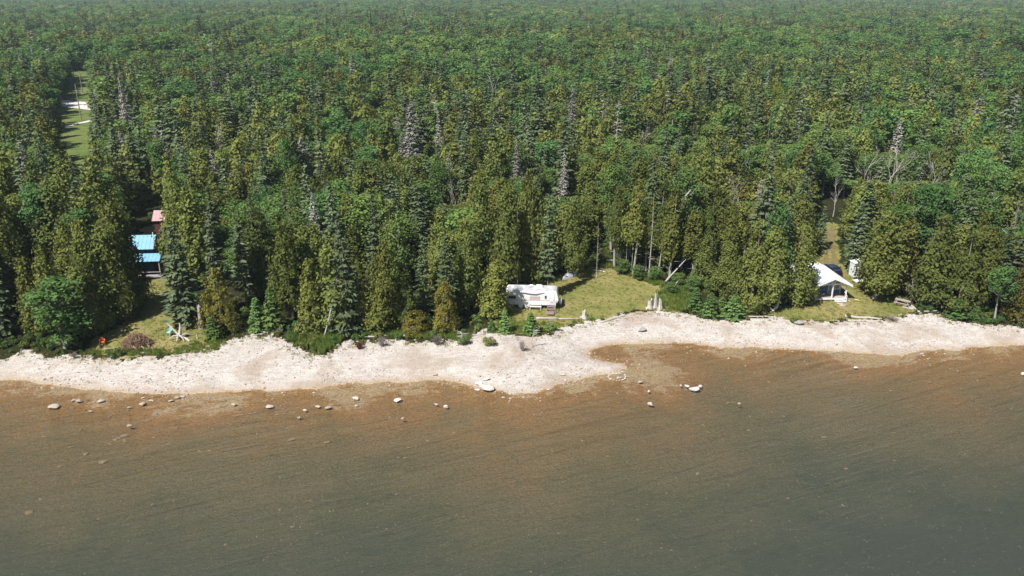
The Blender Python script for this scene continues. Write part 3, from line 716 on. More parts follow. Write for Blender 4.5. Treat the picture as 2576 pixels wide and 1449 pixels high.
# ------------------------------------------------------------------ the rest of the forest
WIN = [(156, 248, 229, 280), (1405, 668, 1462, 712), (346, 560, 414, 692), (378, 518, 410, 575), (190, 176, 231, 250), (178, 250, 231, 300), (196, 300, 231, 388), (1268, 700, 1460, 792), (1480, 672, 1720, 790), (2040, 655, 2160, 765), (2066, 572, 2110, 672), (2076, 505, 2112, 527), (300, 740, 420, 870), (2138, 645, 2176, 700)]
SHOWN = []
for t in HAND:
    if t[0] in ('dead_spruce', 'bare', 'snag', 'lime') and t[2] < 640:
        p_ = G(t[1], t[2]); tx = t[1] + (t[2] - t[3]) * (t[1] - CX) / -5581.0 * -1.0
        SHOWN.append((t[1] - t[4] * .42, t[3], t[1] + t[4] * .42, t[3] + 0.62 * (t[2] - t[3]), p_.y))
def keep_shown(x, y, z, h, w):
    h = h.copy(); ok = np.ones(len(x), bool); px0, _ = proj(x, y, z + h * 0.6); hw = 0.42 * w * F / (y * CP - (z - H) * SP)
    for a, b, c, d, yd in SHOWN:
        hit = (px0 + hw > a) & (px0 - hw < c) & (y < yd + 1.5) & (y > 95)
        lim = z_at(y, d) - z; hit &= (h > lim)
        ok &= ~(hit & (lim < 4.0)); h = np.where(hit, np.maximum(lim, 4.0), h)
    return ok, h
def scatter(d0, d1, sp):
    ys = np.arange(d0, d1, sp); P_ = []
    for y in ys:
        half = 0.66 * (y * CP + 14) + 16
        xs = np.arange(-half, half, sp); P_.append(np.stack([xs, np.full(len(xs), y)], 1))
    P_ = np.concatenate(P_); P_ = P_ + rng.uniform(-0.48, 0.48, P_.shape) * sp
    return P_
def field(P_, sp, near):
    x, y = P_[:, 0], P_[:, 1]
    ok = line_sd(VEG, x, y) > (2.2 if near else 1.0)
    for c in CLEAR: ok &= ~in_poly(c, x, y)
    P_ = P_[ok]; x, y = P_[:, 0], P_[:, 1]
    n1 = vnoise(x, y, 38, 21); n2 = vnoise(x, y, 14, 22); n3 = rng.random(len(x)); far = np.clip((y - 210) / 280, 0, 1)
    b = 0.13 + 0.45 * np.clip((n1 - 0.45) * 3, 0, 1) * (0.5 + n2) + 0.60 * far * np.clip(1.6 * vnoise(x, y * 0.5, 70, 23), 0.2, 1.3)
    s = 0.24 + 0.25 * (vnoise(x, y, 22, 24) - 0.5) - 0.13 * far + 0.12 * np.clip((-x - 20) / 60, 0, 1) * (1 - far)
    kind = np.where(n3 < b, 2, np.where(n3 < b + s * (1 - b * 0.6), 1, 0))
    vd = line_sd(VEG, x, y); kind = np.where((kind == 2) & (vd < 14) & (rng.random(len(x)) < 0.7), 0, kind)
    kind = np.where((rng.random(len(x)) < 0.022) & (vd > 18), 3, kind)
    h = np.choose(kind, [11.6, 14.4, 11.8, 12.6]) * (0.62 + 0.55 * rng.random(len(x))) * (0.85 + 0.35 * vnoise(x, y, 25, 27))
    w = np.choose(kind, [5.7, 4.5, 7.2, 4.0]) * (0.8 + 0.45 * rng.random(len(x))) * (0.5 + 0.5 * h / 12)
    z = height(x, y)[0]
    return x, y, z, kind, h, w
def clear_view(x, y, z, h, w):
    px0, py1 = proj(x, y, z); _, py0 = proj(x, y, z + h); hw = 0.5 * w * F / (y * CP - (z - H) * SP)
    ok = np.ones(len(x), bool)
    for a, b, c, d in WIN:
        ok &= ~((px0 + hw > a) & (px0 - hw < c) & (py1 > b) & (py0 < d) & (py1 > b))
    return ok
near = field(scatter(88, 190, 3.65), 3.65, True)
x, y, z, kind, h, w = near
ok = clear_view(x, y, z, h, w)
for hx, hy, hr in hand_xy: ok &= ((x - hx) ** 2 + (y - hy) ** 2) > max(1.3, hr) ** 2
x, y, z, kind, h, w = [a[ok] for a in near]
ok, h = keep_shown(x, y, z, h, w)
px_, py_ = proj(x, y, z); _, pt_ = proj(x, y, z + h); hw_ = 0.5 * w * F / (y * CP - (z - H) * SP)
for t in HAND:
    if t[2] > 640:
        yd = G(t[1], t[2]).y; ok &= ~((y < yd) & (px_ + hw_ > t[1] - t[4] * .3) & (px_ - hw_ < t[1] + t[4] * .3) & (py_ > t[3]) & (pt_ < t[2] - 6))
x, y, z, kind, h, w = [a[ok] for a in (x, y, z, kind, h, w)]
ZONES = [(200, 'far left'), (345, 'left of the blue roof'), (560, 'right of the blue roof'), (720, 'above the orange cedar'), (900, 'above the grass clump'), (1100, 'above the white log'),
         (1265, 'left of the camper'), (1420, 'behind the camper'), (1540, 'behind the boat'), (1740, 'right of camper lawn'), (1870, 'above the young spruces'), (2060, 'above the cottage cedars'),
         (2150, 'beside the dirt track'), (2300, 'above the two trunked cedar'), (2430, 'above the grey bush'), (99999, 'far right')]
DESC = {0: ('olive cedar', 'cedars'), 1: ('dark spruce', 'spruces'), 2: ('leafy tree', 'leafy trees'), 3: ('grey dead spruce', 'dead spruces')}
KEY = {0: 'cedar', 1: 'spruce', 2: 'broad', 3: 'dead_spruce'}
left = {0: 300 - hand_n['cedar'] - 3, 1: 300 - hand_n['spruce'], 2: 298 - hand_n['broad'], 3: 40}
rest = [[], [], [], []]
order = np.argsort(x ** 2 + y ** 2)
for i in order:
    k = int(kind[i])
    if left[k] <= 0:
        rest[k].append((x[i], y[i], z[i], h[i], w[i])); continue
    left[k] -= 1
    px, py = proj(x[i], y[i], z[i])
    zone = next(t for lim, t in ZONES if px < lim)
    v = float(line_sd(VEG, [x[i]], [y[i]])[0])
    band = 'near shore' if v < 9 else 'mid forest' if v < 24 else 'deep forest'
    size = 'giant' if h[i] > 13.2 else 'tall' if h[i] > 11.2 else 'stunted' if h[i] < 7 else 'short' if h[i] < 8.4 else 'middling'
    vi = used[KEY[k]] % len(PROTO[KEY[k]])
    shape = {0: ('pointed', 'full', 'tapering', 'columnar', 'forked', 'two topped'), 1: ('layered', 'slim', 'broad', 'high crowned', 'shaggy'), 2: ('round', 'spreading', 'upright', 'low crowned'), 3: ('dry', 'ragged')}[k][vi]
    d2 = (x - x[i]) ** 2 + (y - y[i]) ** 2; d2[i] = 1e9; nb = DESC[int(kind[int(np.argmin(d2))])][0].split()[-1]
    nb = {'tree': 'leafy tree'}.get(nb, nb)
    lab = f'{size} {shape} {DESC[k][0]} by a {nb}, {band}, {zone}'
    plant(KEY[k], (x[i], y[i], z[i] - 0.05), h[i], w[i], lab, f'{DESC[k][1]} {band} {zone}')
for sp, d0, d1 in ((5.0, 190, 420), (7.6, 420, 900)):
    f_ = field(scatter(d0, d1, sp), sp, False); ok = clear_view(*f_[:3], f_[4], f_[5]) if d0 < 400 else np.ones(len(f_[0]), bool)
    f_ = [a[ok] for a in f_]; ok, hn = keep_shown(*f_[:3], f_[4], f_[5]); f_[4] = hn
    for xx, yy, zz, kk, hh, ww in zip(*[a[ok] for a in f_]):
        rest[int(kk)].append((xx, yy, zz, hh * (1.12 if d0 < 400 else 1.3), ww * ((1.3 + 0.4 * (kk == 2) * min(1.0, max(0.0, (yy - 250) / 120))) if d0 < 400 else 2.1)))
for sp, d0, d1 in ((10.5, 900, 1800), (15.0, 1800, 4200)):
    f_ = field(scatter(d0, d1, sp), sp, False)
    for xx, yy, zz, kk, hh, ww in zip(*f_):
        rest[int(kk)].append((xx, yy, zz, hh * 1.3, ww * sp / 3.6))

def scatter_nodes(name, protos):
    nt = bpy.data.node_groups.new(name, 'GeometryNodeTree')
    nt.interface.new_socket('Geometry', in_out='INPUT', socket_type='NodeSocketGeometry'); nt.interface.new_socket('Geometry', in_out='OUTPUT', socket_type='NodeSocketGeometry')
    gi = nt.nodes.new('NodeGroupInput'); go = nt.nodes.new('NodeGroupOutput'); ip = nt.nodes.new('GeometryNodeInstanceOnPoints'); jn = nt.nodes.new('GeometryNodeJoinGeometry')
    for o in protos:
        oi = nt.nodes.new('GeometryNodeObjectInfo'); oi.inputs['Object'].default_value = o; oi.inputs['As Instance'].default_value = True
        nt.links.new(oi.outputs['Geometry'], jn.inputs[0])
    def attr(n, t):
        a = nt.nodes.new('GeometryNodeInputNamedAttribute'); a.data_type = t; a.inputs['Name'].default_value = n; return a.outputs['Attribute']
    nt.links.new(gi.outputs[0], ip.inputs['Points']); nt.links.new(jn.outputs[0], ip.inputs['Instance'])
    ip.inputs['Pick Instance'].default_value = True
    nt.links.new(attr('pick', 'INT'), ip.inputs['Instance Index'])
    e2r = nt.nodes.new('FunctionNodeEulerToRotation'); nt.links.new(attr('turn', 'FLOAT_VECTOR'), e2r.inputs[0]); nt.links.new(e2r.outputs[0], ip.inputs['Rotation'])
    nt.links.new(attr('size', 'FLOAT_VECTOR'), ip.inputs['Scale'])
    nt.links.new(ip.outputs[0], go.inputs[0])
    return nt
def scattered(name, pos, turn, size, pick, protos):
    pos = np.asarray(pos, np.float32); me = bpy.data.meshes.new(name); me.vertices.add(len(pos)); me.vertices.foreach_set('co', pos.ravel())
    for nm, tp, arr in (('turn', 'FLOAT_VECTOR', turn), ('size', 'FLOAT_VECTOR', size)):
        a = me.attributes.new(nm, tp, 'POINT'); a.data.foreach_set('vector', np.asarray(arr, np.float32).ravel())
    a = me.attributes.new('pick', 'INT', 'POINT'); a.data.foreach_set('value', np.asarray(pick, np.int32))
    me.update(); o = tag(link(name, me), kind='stuff')
    md = o.modifiers.new('scatter', 'NODES'); md.node_group = scatter_nodes(name, protos)
    return o
def proto_obj(name, me): return bpy.data.objects.new(name, me)
def joined(name, vf, m, trunk_m, r0=0.14, Hh=12):
    mb = MB(); mb.tube([(0, 0, -0.3), (0.1, 0, Hh * 0.4), (0, 0.05, Hh * 0.85)], [r0, r0 * 0.7, r0 * 0.2], 4, False)
    nv = len(vf[0]); Vv = np.concatenate([vf[0], np.array(mb.v)]); Ff = np.concatenate([vf[1], np.array(mb.f) + nv])
    return proto_obj(name, mesh_np(name, Vv, Ff, [m, trunk_m], [0] * len(vf[1]) + [1] * len(mb.f)))
FAR = {0: [joined('far_cedar', crown_cedar(200 + i, nc=160, per=13, size=0.82, fat=[.8, .55, .65][i], tops=[1, 1, 2][i]), M_CEDAR, M_BARK) for i in range(3)],
       1: [joined('far_spruce', crown_spruce(210 + i, step=.55, nb=7, size=1.15), M_SPRUCE, M_BARK) for i in range(3)],
       2: [joined('far_leafy_tree', crown_broad(220 + i, lobes=17, per=85, size=1.1, lo=.22), M_BROAD, M_BIRCH) for i in range(4)],
       3: [joined('far_dead_spruce', crown_spruce(230 + i, step=.7, nb=6, size=1.25, keep=.75, thin=.5), M_GREY, M_PALE) for i in range(2)]}
HW = {0: 3.8, 1: 3.4, 2: 5.6, 3: 3.4}
for k, nm in enumerate(('cedar_forest', 'spruce_forest', 'leafy_forest', 'dead_spruce_forest')):
    a = np.array(rest[k]); n = len(a)
    turn = np.zeros((n, 3)); turn[:, 2] = rng.random(n) * 6.28
    s = a[:, 4] / HW[k]; size = np.stack([s, s, a[:, 3] / 12], 1)
    scattered(nm, a[:, :3], turn, size, rng.integers(0, len(FAR[k]), n), FAR[k])
    print(nm, n)

# ------------------------------------------------------------------ stones and rocks
def rock_mesh(seed, m, sub=2, flat=0.62):
    import bmesh
    r = random.Random(seed); bm = bmesh.new(); bmesh.ops.create_icosphere(bm, subdivisions=sub, radius=1.0)
    cuts = [(Vector((r.gauss(0, 1), r.gauss(0, 1), r.gauss(0, 1))).normalized(), r.uniform(0.45, 0.8)) for _ in range(9)]
    for v in bm.verts:
        for n, d in cuts:
            e = v.co.dot(n) - d
            if e > 0: v.co -= n * e
        v.co *= 1 + r.uniform(-0.05, 0.05)
        v.co.x *= 1.15; v.co.z *= flat
    me = bpy.data.meshes.new('rock'); bm.to_mesh(me); bm.free(); me.materials.append(m); return me
STONES = [proto_obj('stone', rock_mesh(300 + i, (M_ROCK, M_ROCK, M_ROCK, M_ROCKDARK)[i % 4], 1, 0.6)) for i in range(4)]
n = 60000
sx = rng.uniform(-80, 80, n); syy = rng.uniform(72, 112, n)
zz, ss = height(sx, syy); vv = line_sd(VEG, sx, syy)
clump = vnoise(sx, syy, 2.6, 31) * 0.6 + vnoise(sx, syy, 7.5, 32) * 0.6
edge = np.exp(-np.abs(vv + 1.0) / 1.2) * 0.5 + np.exp(-np.abs(ss + 0.4) / 1.3) * 0.8 * vnoise(sx, syy, 4.5, 33)
ok = (ss > -5) & (vv < 0.6) & (rng.random(n) < np.clip((clump - 0.45) * 1.7 + edge, 0.05, 1)) & ((ss > 0) | (rng.random(n) < 0.8 * vnoise(sx, syy, 5.5, 34) * np.exp(ss / 2.2)))
sx, syy, zz, ss = sx[ok], syy[ok], zz[ok], ss[ok]; n = len(sx)
r_ = 0.05 + 0.13 * rng.random(n) ** 3 + 0.10 * (rng.random(n) < 0.03)
pk = np.where(rng.random(n) < 0.14, 3, rng.integers(0, 3, n))
scattered('beach_stones', np.stack([sx, syy, zz + r_ * 0.15], 1), np.stack([rng.normal(0, .15, n), rng.normal(0, .15, n), rng.random(n) * 6.28], 1), np.stack([r_, r_, r_], 1), pk, STONES)
print('stones', n)
M_BEDST = paint('tan shallow stone', (0.42, 0.32, 0.21), (0.26, 0.18, 0.10), 2.5, 0.9, 0.5, vary=(0.20, 0.14, 0.08))
BEDST = [proto_obj('bed_stone', rock_mesh(320 + i, M_BEDST, 1, 0.5)) for i in range(3)]
n = 16000
sx = rng.uniform(-70, 70, n); syy = rng.uniform(44, 100, n); zz, ss = height(sx, syy)
ok = (ss < -0.3) & (rng.random(n) < np.clip((0.25 + vnoise(sx, syy, 3.5, 41)) * np.exp(ss / 5.0) + 0.9 * np.clip(vnoise(sx, syy, 6, 43) - 0.72, 0, 1), 0.012, 1)); sx, syy, zz = sx[ok], syy[ok], zz[ok]; n = len(sx)
r_ = 0.07 + 0.2 * rng.random(n) ** 4
scattered('lake_bed_stones', np.stack([sx, syy, zz], 1), np.stack([np.zeros(n), np.zeros(n), rng.random(n) * 6.28], 1), np.stack([r_, r_, r_], 1), rng.integers(0, 3, n), BEDST)

ROCKM = [rock_mesh(340 + i, M_ROCK, 2, 0.6) for i in range(5)]; ROCKA = [rock_mesh(350 + i, M_ROCKALG, 2, 0.5) for i in range(4)]; M_ROCKW = paint('white limestone boulder', (0.60, 0.565, 0.53), (0.46, 0.41, 0.36), 1.5, 0.9, 0.5)
ROCKW = [rock_mesh(370 + i, M_ROCKW, 2, 0.55) for i in range(3)]
ROCKD = [rock_mesh(360 + i, M_ROCKDARK, 2, 0.7) for i in range(3)]
def rock(px, py, wpx, label=None, style='dry', group=None):
    p = onz(px, py, 0.0); zb, s = height(np.array([p.x]), np.array([p.y])); zb = float(zb[0])
    if zb > 0.0: p = G(px, py); zb = p.z
    r = wpx / ppm(p.x, p.y, 0) / 2.2
    me = random.choice(ROCKA if style == 'sunk' else ROCKD if style == 'grey' else ROCKW if style == 'white' else ROCKM)
    o = link('rock', me); sz = r * random.uniform(0.9, 1.1)
    top = zb + sz * 0.35
    if style in ('dry', 'white') and zb < 0: top = max(zb + sz * 0.3, 0.06)
    if style == 'sunk': p = onz(px, py, min(zb + 0.1, -0.05)); top = min(zb + sz * 0.2, -sz * 0.45 - 0.02)
    o.location = (p.x, p.y, top); o.scale = (sz * random.uniform(0.85, 1.15), sz * random.uniform(0.6, 1.0), sz * random.uniform(0.65, 1.0) + (0.12 if style in ('dry', 'white') and zb < -0.25 else 0)); o.rotation_euler = (random.uniform(-.15, .15), random.uniform(-.15, .15), random.choice((0, 0.4, 2.9, 3.3)))
    return tag(o, label, 'rock', group)
A = lambda x, y: (x * 0.3309, 852.4 + y * 0.3309)                 # positions noted in three views of the photo
B = lambda x, y: (852.4 + x * 0.3677, 805 + y * 0.3677)
Cc = lambda x, y: (1723.6 + x * 0.3309, 805 + y * 0.3309)
for (q, wq, lb) in ((A(405, 522), 27, 'largest pale boulder standing in the water at the left'), (A(605, 474), 20, 'pale boulder between two smaller ones in the left shallows'), (A(560, 470), 11, 'low rock touching the left side of a pale boulder in the left shallows'),
                    (A(765, 476), 19, 'tan boulder standing alone in the shallows below the brush pile'), (A(1085, 497), 22, 'blocky pale rock at the waterline left of the grey rock cluster'), (A(1150, 474), 14, 'rock close right of the blocky pale rock'),
                    (A(1090, 452), 13, 'flat rock just above the blocky pale rock'), (A(1300, 474), 16, 'left rock of the grey cluster at the waterline'), (A(1345, 452), 22, 'biggest rock of the grey cluster at the waterline'), (A(1385, 445), 15, 'right rock of the grey cluster at the waterline'),
                    (A(980, 525), 11, 'small rock in the shallows left of the blocky pale rock'), (A(690, 554), 12, 'small pale rock in the water between two boulders at the left'), (A(985, 667), 15, 'pale rock alone farther out in the left water'),
                    (A(1780, 502), 15, 'pale rock in the shallows below the beach clump of tall grass'), (A(2050, 517), 20, 'long low rock in the shallows under the middle of the beach'), (A(2320, 547), 14, 'rock left of a row of three in the shallows'),
                    (A(2415, 521), 16, 'middle rock in a row of three in the shallows'), (A(2495, 526), 17, 'right rock in a row of three in the shallows'), (A(2275, 602), 10, 'small upright rock out in the water near the middle'),
                    (B(1005, 478), 48, 'huge white boulder at the water edge near the middle'), (B(960, 440), 22, 'flat slab behind the huge white boulder'), (B(1010, 412), 20, 'white rock above the huge white boulder'), (B(945, 480), 16, 'rock at the left foot of the huge white boulder'),
                    (B(120, 540), 20, 'white rock topping a small cluster in the shallows'), (B(120, 588), 9, 'small round stone under the white cluster rock'), (B(405, 550), 21, 'pale boulder in the shallows left of the huge white one'), (B(735, 597), 19, 'pale rock with a small one beside it below the huge white boulder'),
                    (B(665, 580), 10, 'small stone left of a pale rock below the huge white boulder'), (B(437, 678), 13, 'round stone in open water below the middle beach'), (B(660, 378), 13, 'pale rock on the beach above the middle bay'), (B(1525, 378), 15, 'grey white rock on the pebble spit'),
                    (B(1433, 480), 8, 'small white stone off the tip of the pebble spit'), (B(1127, 533), 10, 'small tan stone right of the huge white boulder'), (B(2063, 427), 13, 'round tan rock in the water right of the stone ring'), (B(2122, 492), 10, 'small pointed white rock right of the stone ring'),
                    (B(2135, 580), 19, 'flat pale rock far right of the stone ring'), (B(2380, 455), 17, 'left rock of the white pair in the right shallows'), (B(2428, 475), 25, 'bigger right rock of the white pair in the right shallows'), (B(2340, 452), 8, 'small stone left of the white pair in the right shallows'),
                    (B(2470, 457), 12, 'tan stone right of the white pair in the right shallows'), (B(1942, 360), 13, 'upper large stone of the stone ring on the spit'), (B(1915, 400), 13, 'lower large stone of the stone ring on the spit'),
                    (Cc(410, 640), 14, 'tan rock at the right end of a dark low cluster in the right shallows'), (Cc(1300, 365), 12, 'small white rock alone in the far right bay'), (Cc(2572, 412), 16, 'white rock at the right edge of the water')):
    rock(*q, wq, lb, 'white' if 'white' in lb else 'dry')
for q, wq, lb in ((B(2080, 78), 25, 'dark grey boulder on the white beach right of the bay'), (Cc(868, 36), 30, 'dark grey rock below the small green bush on the right beach')):
    rock(*q, wq, lb, 'grey')
for (q, wq) in ((A(870, 765), 16), (A(905, 750), 14), (A(950, 735), 22), (A(835, 797), 16), (A(950, 770), 17), (A(545, 820), 15), (A(655, 872), 15), (A(790, 935), 24), (A(455, 965), 16), (A(2225, 762), 18), (A(2490, 785), 20), (A(1590, 845), 14), (A(1515, 848), 11), (A(335, 740), 10),
                (B(1505, 632), 10), (B(1553, 626), 10), (B(1918, 560), 10), (B(490, 870), 15), (B(415, 937), 12), (B(457, 940), 12), (B(1070, 560), 10), (B(1700, 540), 10), (Cc(330, 628), 12), (Cc(365, 622), 12), (Cc(140, 797), 14), (Cc(172, 846), 12), (Cc(480, 834), 12), (Cc(1055, 887), 17),
                (Cc(1225, 1127), 15), (Cc(1140, 885), 10), (Cc(285, 900), 10), (A(215, 1320), 30), (A(310, 1215), 16), (B(840, 712), 10), (B(350, 662), 9), (B(785, 770), 9)):
    rock(*q, wq, 'brown algae covered rock lying under the shallow water', 'sunk', 'sunken rocks in the shallow water')
for a in range(26):                                                # ring of pale stones on the spit
    t = a / 26 * 6.283
    rock(1553 + 22 * math.cos(t) + random.uniform(-2, 2), 949 - 9 * math.sin(t) + random.uniform(-1, 1), random.uniform(4, 7), 'small pale stone in the ring of stones on the pebble spit', 'white', 'stones of the ring on the spit')

# ------------------------------------------------------------------ grass and undergrowth
def tuft_mesh(name, seed, m, n=16, hgt=1.0, spread=0.5, wid=0.05):
    r = np.random.default_rng(seed); a = r.random(n) * 6.28; d = spread * np.sqrt(r.random(n))
    o = np.stack([np.cos(a), np.sin(a), np.zeros(n)], 1); C0 = o * d[:, None]; hh = hgt * (0.55 + 0.45 * r.random(n))
    ln = o * (0.35 * r.random(n))[:, None] + UP; U = unit(ln) * (hh / 2)[:, None]; C = C0 + U
    sd = unit(np.cross(U, r.normal(0, 1, (n, 3))))
    v, f = kites(C, U, sd * wid); return mesh_np(name, v, f, [m])
GT = [proto_obj('grass_tuft', tuft_mesh('grass_tuft', 400 + i, M_GRASS, 14, 1.0, 0.8, 0.09)) for i in range(3)]
RT = [proto_obj('reed_tuft', tuft_mesh('reed_tuft', 410 + i, M_REED, 22, 1.0, 0.5, 0.05)) for i in range(3)]
def bush_proto(seed, m, per=70, lobes=6, size=1.0):
    v, f = crown_broad(seed, Hh=1.6, Rr=1.0, lobes=lobes, per=per, size=0.55 * size, lo=0.05); return mesh_np('bush', v, f, [m])
UG = [proto_obj('undergrowth_clump', bush_proto(420 + i, M_BROAD if i != 2 else M_CEDAR, 45)) for i in range(3)]
n = 60000
gx_ = rng.uniform(-72, 72, n); gy_ = rng.uniform(84, 165, n)
inl = np.zeros(n, bool)
for c in (LAWN_A, LAWN_B, LAWN_C): inl |= in_poly(c, gx_, gy_)
vv = line_sd(VEG, gx_, gy_); ss = line_sd(SHORE, gx_, gy_)
ok = (inl & (vv > 0)) | ((np.abs(vv) < 1.6) & (rng.random(n) < 0.35))
ok &= rng.random(n) < 0.45 + 0.9 * vnoise(gx_, gy_, 4, 51)
gx_, gy_, vv = gx_[ok], gy_[ok], vv[ok]; n = len(gx_); zz = height(gx_, gy_)[0]
sc_ = (0.10 + 0.14 * rng.random(n)) * (1 + 0.9 * np.exp(-np.abs(vv) / 1.0)); s3 = np.stack([sc_ * 1.2, sc_ * 1.2, sc_], 1)
scattered('grass', np.stack([gx_, gy_, zz - 0.02], 1), np.stack([np.zeros(n), np.zeros(n), rng.random(n) * 6.28], 1), s3, rng.integers(0, 3, n), GT)
def reeds(name, px, count, h0, h1):
    P_ = np.array(wpoly(px)); lo, hi = P_.min(0), P_.max(0)
    q = rng.uniform(lo, hi, (count * 4, 2)); q = q[in_poly(P_, q[:, 0], q[:, 1])][:count]; m = len(q)
    hh = rng.uniform(h0, h1, m); z_ = height(q[:, 0], q[:, 1])[0]
    scattered(name, np.stack([q[:, 0], q[:, 1], z_ - 0.03], 1), np.stack([np.zeros(m), np.zeros(m), rng.random(m) * 6.28], 1), np.stack([hh * .7, hh * .7, hh], 1), rng.integers(0, 3, m), RT)
reeds('tall_grass', [(716, 848), (760, 836), (800, 842), (845, 842), (880, 846), (840, 874), (812, 890), (770, 878), (735, 864)], 260, 0.55, 1.1)
reeds('lawn_edge_grass', [(200, 884), (330, 882), (430, 878), (500, 862), (560, 848), (570, 864), (545, 880), (500, 889), (420, 895), (300, 897), (205, 893)], 300, 0.3, 0.7)
reeds('bank_grass', [(1632, 770), (1650, 740), (1690, 726), (1735, 728), (1760, 752), (1745, 786), (1680, 782)], 240, 0.5, 1.1)
reeds('lawn_rim_grass', [(1395, 712), (1440, 694), (1480, 676), (1525, 668), (1560, 690), (1640, 716), (1700, 744), (1735, 760), (1735, 730), (1670, 712), (1560, 676), (1525, 656), (1480, 664), (1430, 686), (1390, 702)], 520, 0.4, 0.9)
reeds('corner_grass', [(1488, 668), (1505, 652), (1530, 650), (1548, 672), (1520, 676)], 160, 0.6, 1.2)
reeds('log_grass', [(890, 846), (950, 836), (1030, 838), (1150, 842), (1190, 848), (1170, 862), (1120, 852), (1000, 850)], 320, 0.4, 0.8)
reeds('camper_grass', [(1215, 840), (1240, 815), (1290, 800), (1330, 812), (1400, 812), (1420, 820), (1360, 836), (1300, 840)], 420, 0.25, 0.6)
n = 9000
q = np.stack([rng.uniform(-85, 85, n), rng.uniform(84, 150, n)], 1); vv = line_sd(VEG, q[:, 0], q[:, 1])
ok = (vv > 0.2) & (rng.random(n) < np.where(vv < 6, 0.9, 0.35))
for c in (LAWN_A, LAWN_B, LAWN_C): ok &= ~in_poly(c, q[:, 0], q[:, 1])
q = q[ok]; m = len(q); hh = rng.uniform(0.35, 1.1, m); z_ = height(q[:, 0], q[:, 1])[0]
scattered('undergrowth', np.stack([q[:, 0], q[:, 1], z_ - 0.1], 1), np.stack([np.zeros(m), np.zeros(m), rng.random(m) * 6.28], 1), np.stack([hh * .8, hh * .8, hh * .7], 1), rng.integers(0, 3, m), UG)

def twig_bush(px, py, wpx, hpx, label, m, n=70, seed=1, leafy=None):
    p = G(px, py); k = ppm(p.x, p.y, p.z); w, h = wpx / k / 2, hpx / k / 0.93
    r = random.Random(seed); mb = MB()
    for i in range(n):
        a = r.uniform(0, 6.28); t = r.random(); e = Vector((math.cos(a) * w * t, math.sin(a) * w * t, h * (1.0 - 0.45 * t * t) * r.uniform(0.6, 1.05)))
        mid = e * 0.5 + Vector((r.gauss(0, .06), r.gauss(0, .06), 0.04))
        mb.tube([Vector((r.gauss(0, .06), r.gauss(0, .06), -0.05)), mid, e], [0.022, 0.016, 0.007], 3, False)
        for _ in range(2):
            mb.tube([mid, mid + (e - mid) * 0.6 + Vector((r.gauss(0, .14), r.gauss(0, .14), r.gauss(0.03, .10)))], [0.012, 0.006], 3, False)
    e = empty('bush', p, 0, label, 'bush'); mb.build('twig_mass', m, e)
    if leafy:
        v, f = crown_broad(seed, Hh=h, Rr=w, lobes=9, per=60, size=0.45, lo=0.1); link('foliage', mesh_np('foliage', v, f, [leafy]), e)
    return e
twig_bush(1100, 868, 36, 30, 'pinkish grey bare bush on the beach below the round golden cedar', M_BUSHGREY, 90, 2)
twig_bush(904, 878, 26, 22, 'rusty red bush on the upper beach below the white log', M_BUSHRED, 70, 3)
twig_bush(1314, 882, 34, 30, 'bare upright grey bush standing alone on the beach before the camper', M_BUSHGREY, 60, 4)
twig_bush(962, 872, 34, 30, 'tangled grey bush with a leaning stem beside the rusty red bush', M_BUSHGREY, 60, 5)
twig_bush(1032, 838, 44, 30, 'grey dead brush under the low golden cedar', M_BUSHGREY, 80, 6)
twig_bush(1232, 868, 42, 22, 'low half green shrub on the beach left of the bare upright bush', M_BUSHGREY, 40, 7, M_GRASS)
twig_bush(1165, 866, 34, 26, 'greenish low shrub beside the dead little spruce on the beach', M_BUSHGREY, 40, 8, M_BROAD)
twig_bush(188, 902, 24, 18, 'dark little bush at the left corner of the lawn on the beach', M_BUSHGREY, 60, 9)
twig_bush(1998, 812, 24, 12, 'green low bush on top of the dark beach rock', M_BUSHGREY, 20, 10, M_REED)
twig_bush(2133, 800, 12, 12, 'tiny yellow bush beside the right beach logs', M_BUSHGREY, 16, 11, M_LIME)
twig_bush(2245, 808, 44, 14, 'flat brown brush on the right beach', M_BUSHGREY, 60, 12)
twig_bush(1385, 822, 26, 14, 'grey dry brush on the beach in front of the camper lawn', M_BUSHGREY, 50, 13)
twig_bush(700, 838, 40, 14, 'grey dry brush at the beach end of the young spruce pair', M_BUSHGREY, 60, 14)
stem([(1337, 874), (1338, 856), (1342, 840), (1346, 828)], 'thin bare sapling on the beach in front of the yellowish small spruce', 0.07, 'bare_sapling', twigs=12)
stem([(1158, 866), (1160, 850), (1161, 836)], 'dead little grey spruce on the beach edge', 0.06, 'bare_sapling', twigs=24)

# ------------------------------------------------------------------ logs, stumps, boards
def log(p0, p1, rad, label, m=None, name='driftwood_log', cat='log', lift=0.6, stubs=0, group=None):
    a, b = G(*p0), G(*p1); a.z += rad * lift; b.z += rad * lift
    d = b - a; L = d.length; mb = MB(); n = 6; r = random.Random(len(label) + int(p0[0]))
    mb.tube([(L * i / n, r.gauss(0, rad * .25), r.gauss(0, rad * .12)) for i in range(n + 1)], [rad * (1.05 - 0.45 * i / n) for i in range(n + 1)], 7)
    for i in range(stubs):
        t = r.uniform(.2, .9) * L; mb.tube([(t, 0, 0), (t + r.uniform(.1, .4), r.choice((-1, 1)) * r.uniform(.3, .8), r.uniform(0, .5))], [rad * .35, rad * .12], 4)
    o = mb.build(name, m or M_DRIFT, None, True); o.location = a; o.rotation_euler = d.to_track_quat('X', 'Z').to_euler()
    return tag(o, label, cat, group)
log((885, 847), (948, 849), 0.17, 'white driftwood log, left piece of the row behind the beach')
log((952, 848), (1000, 841), 0.14, 'white driftwood log, slanting middle piece of the row behind the beach')
log((1000, 847), (1054, 846), 0.20, 'thick white driftwood log, right piece of the row behind the beach')
log((903, 835), (946, 846), 0.12, 'thin white log lying in grass behind the left driftwood log')
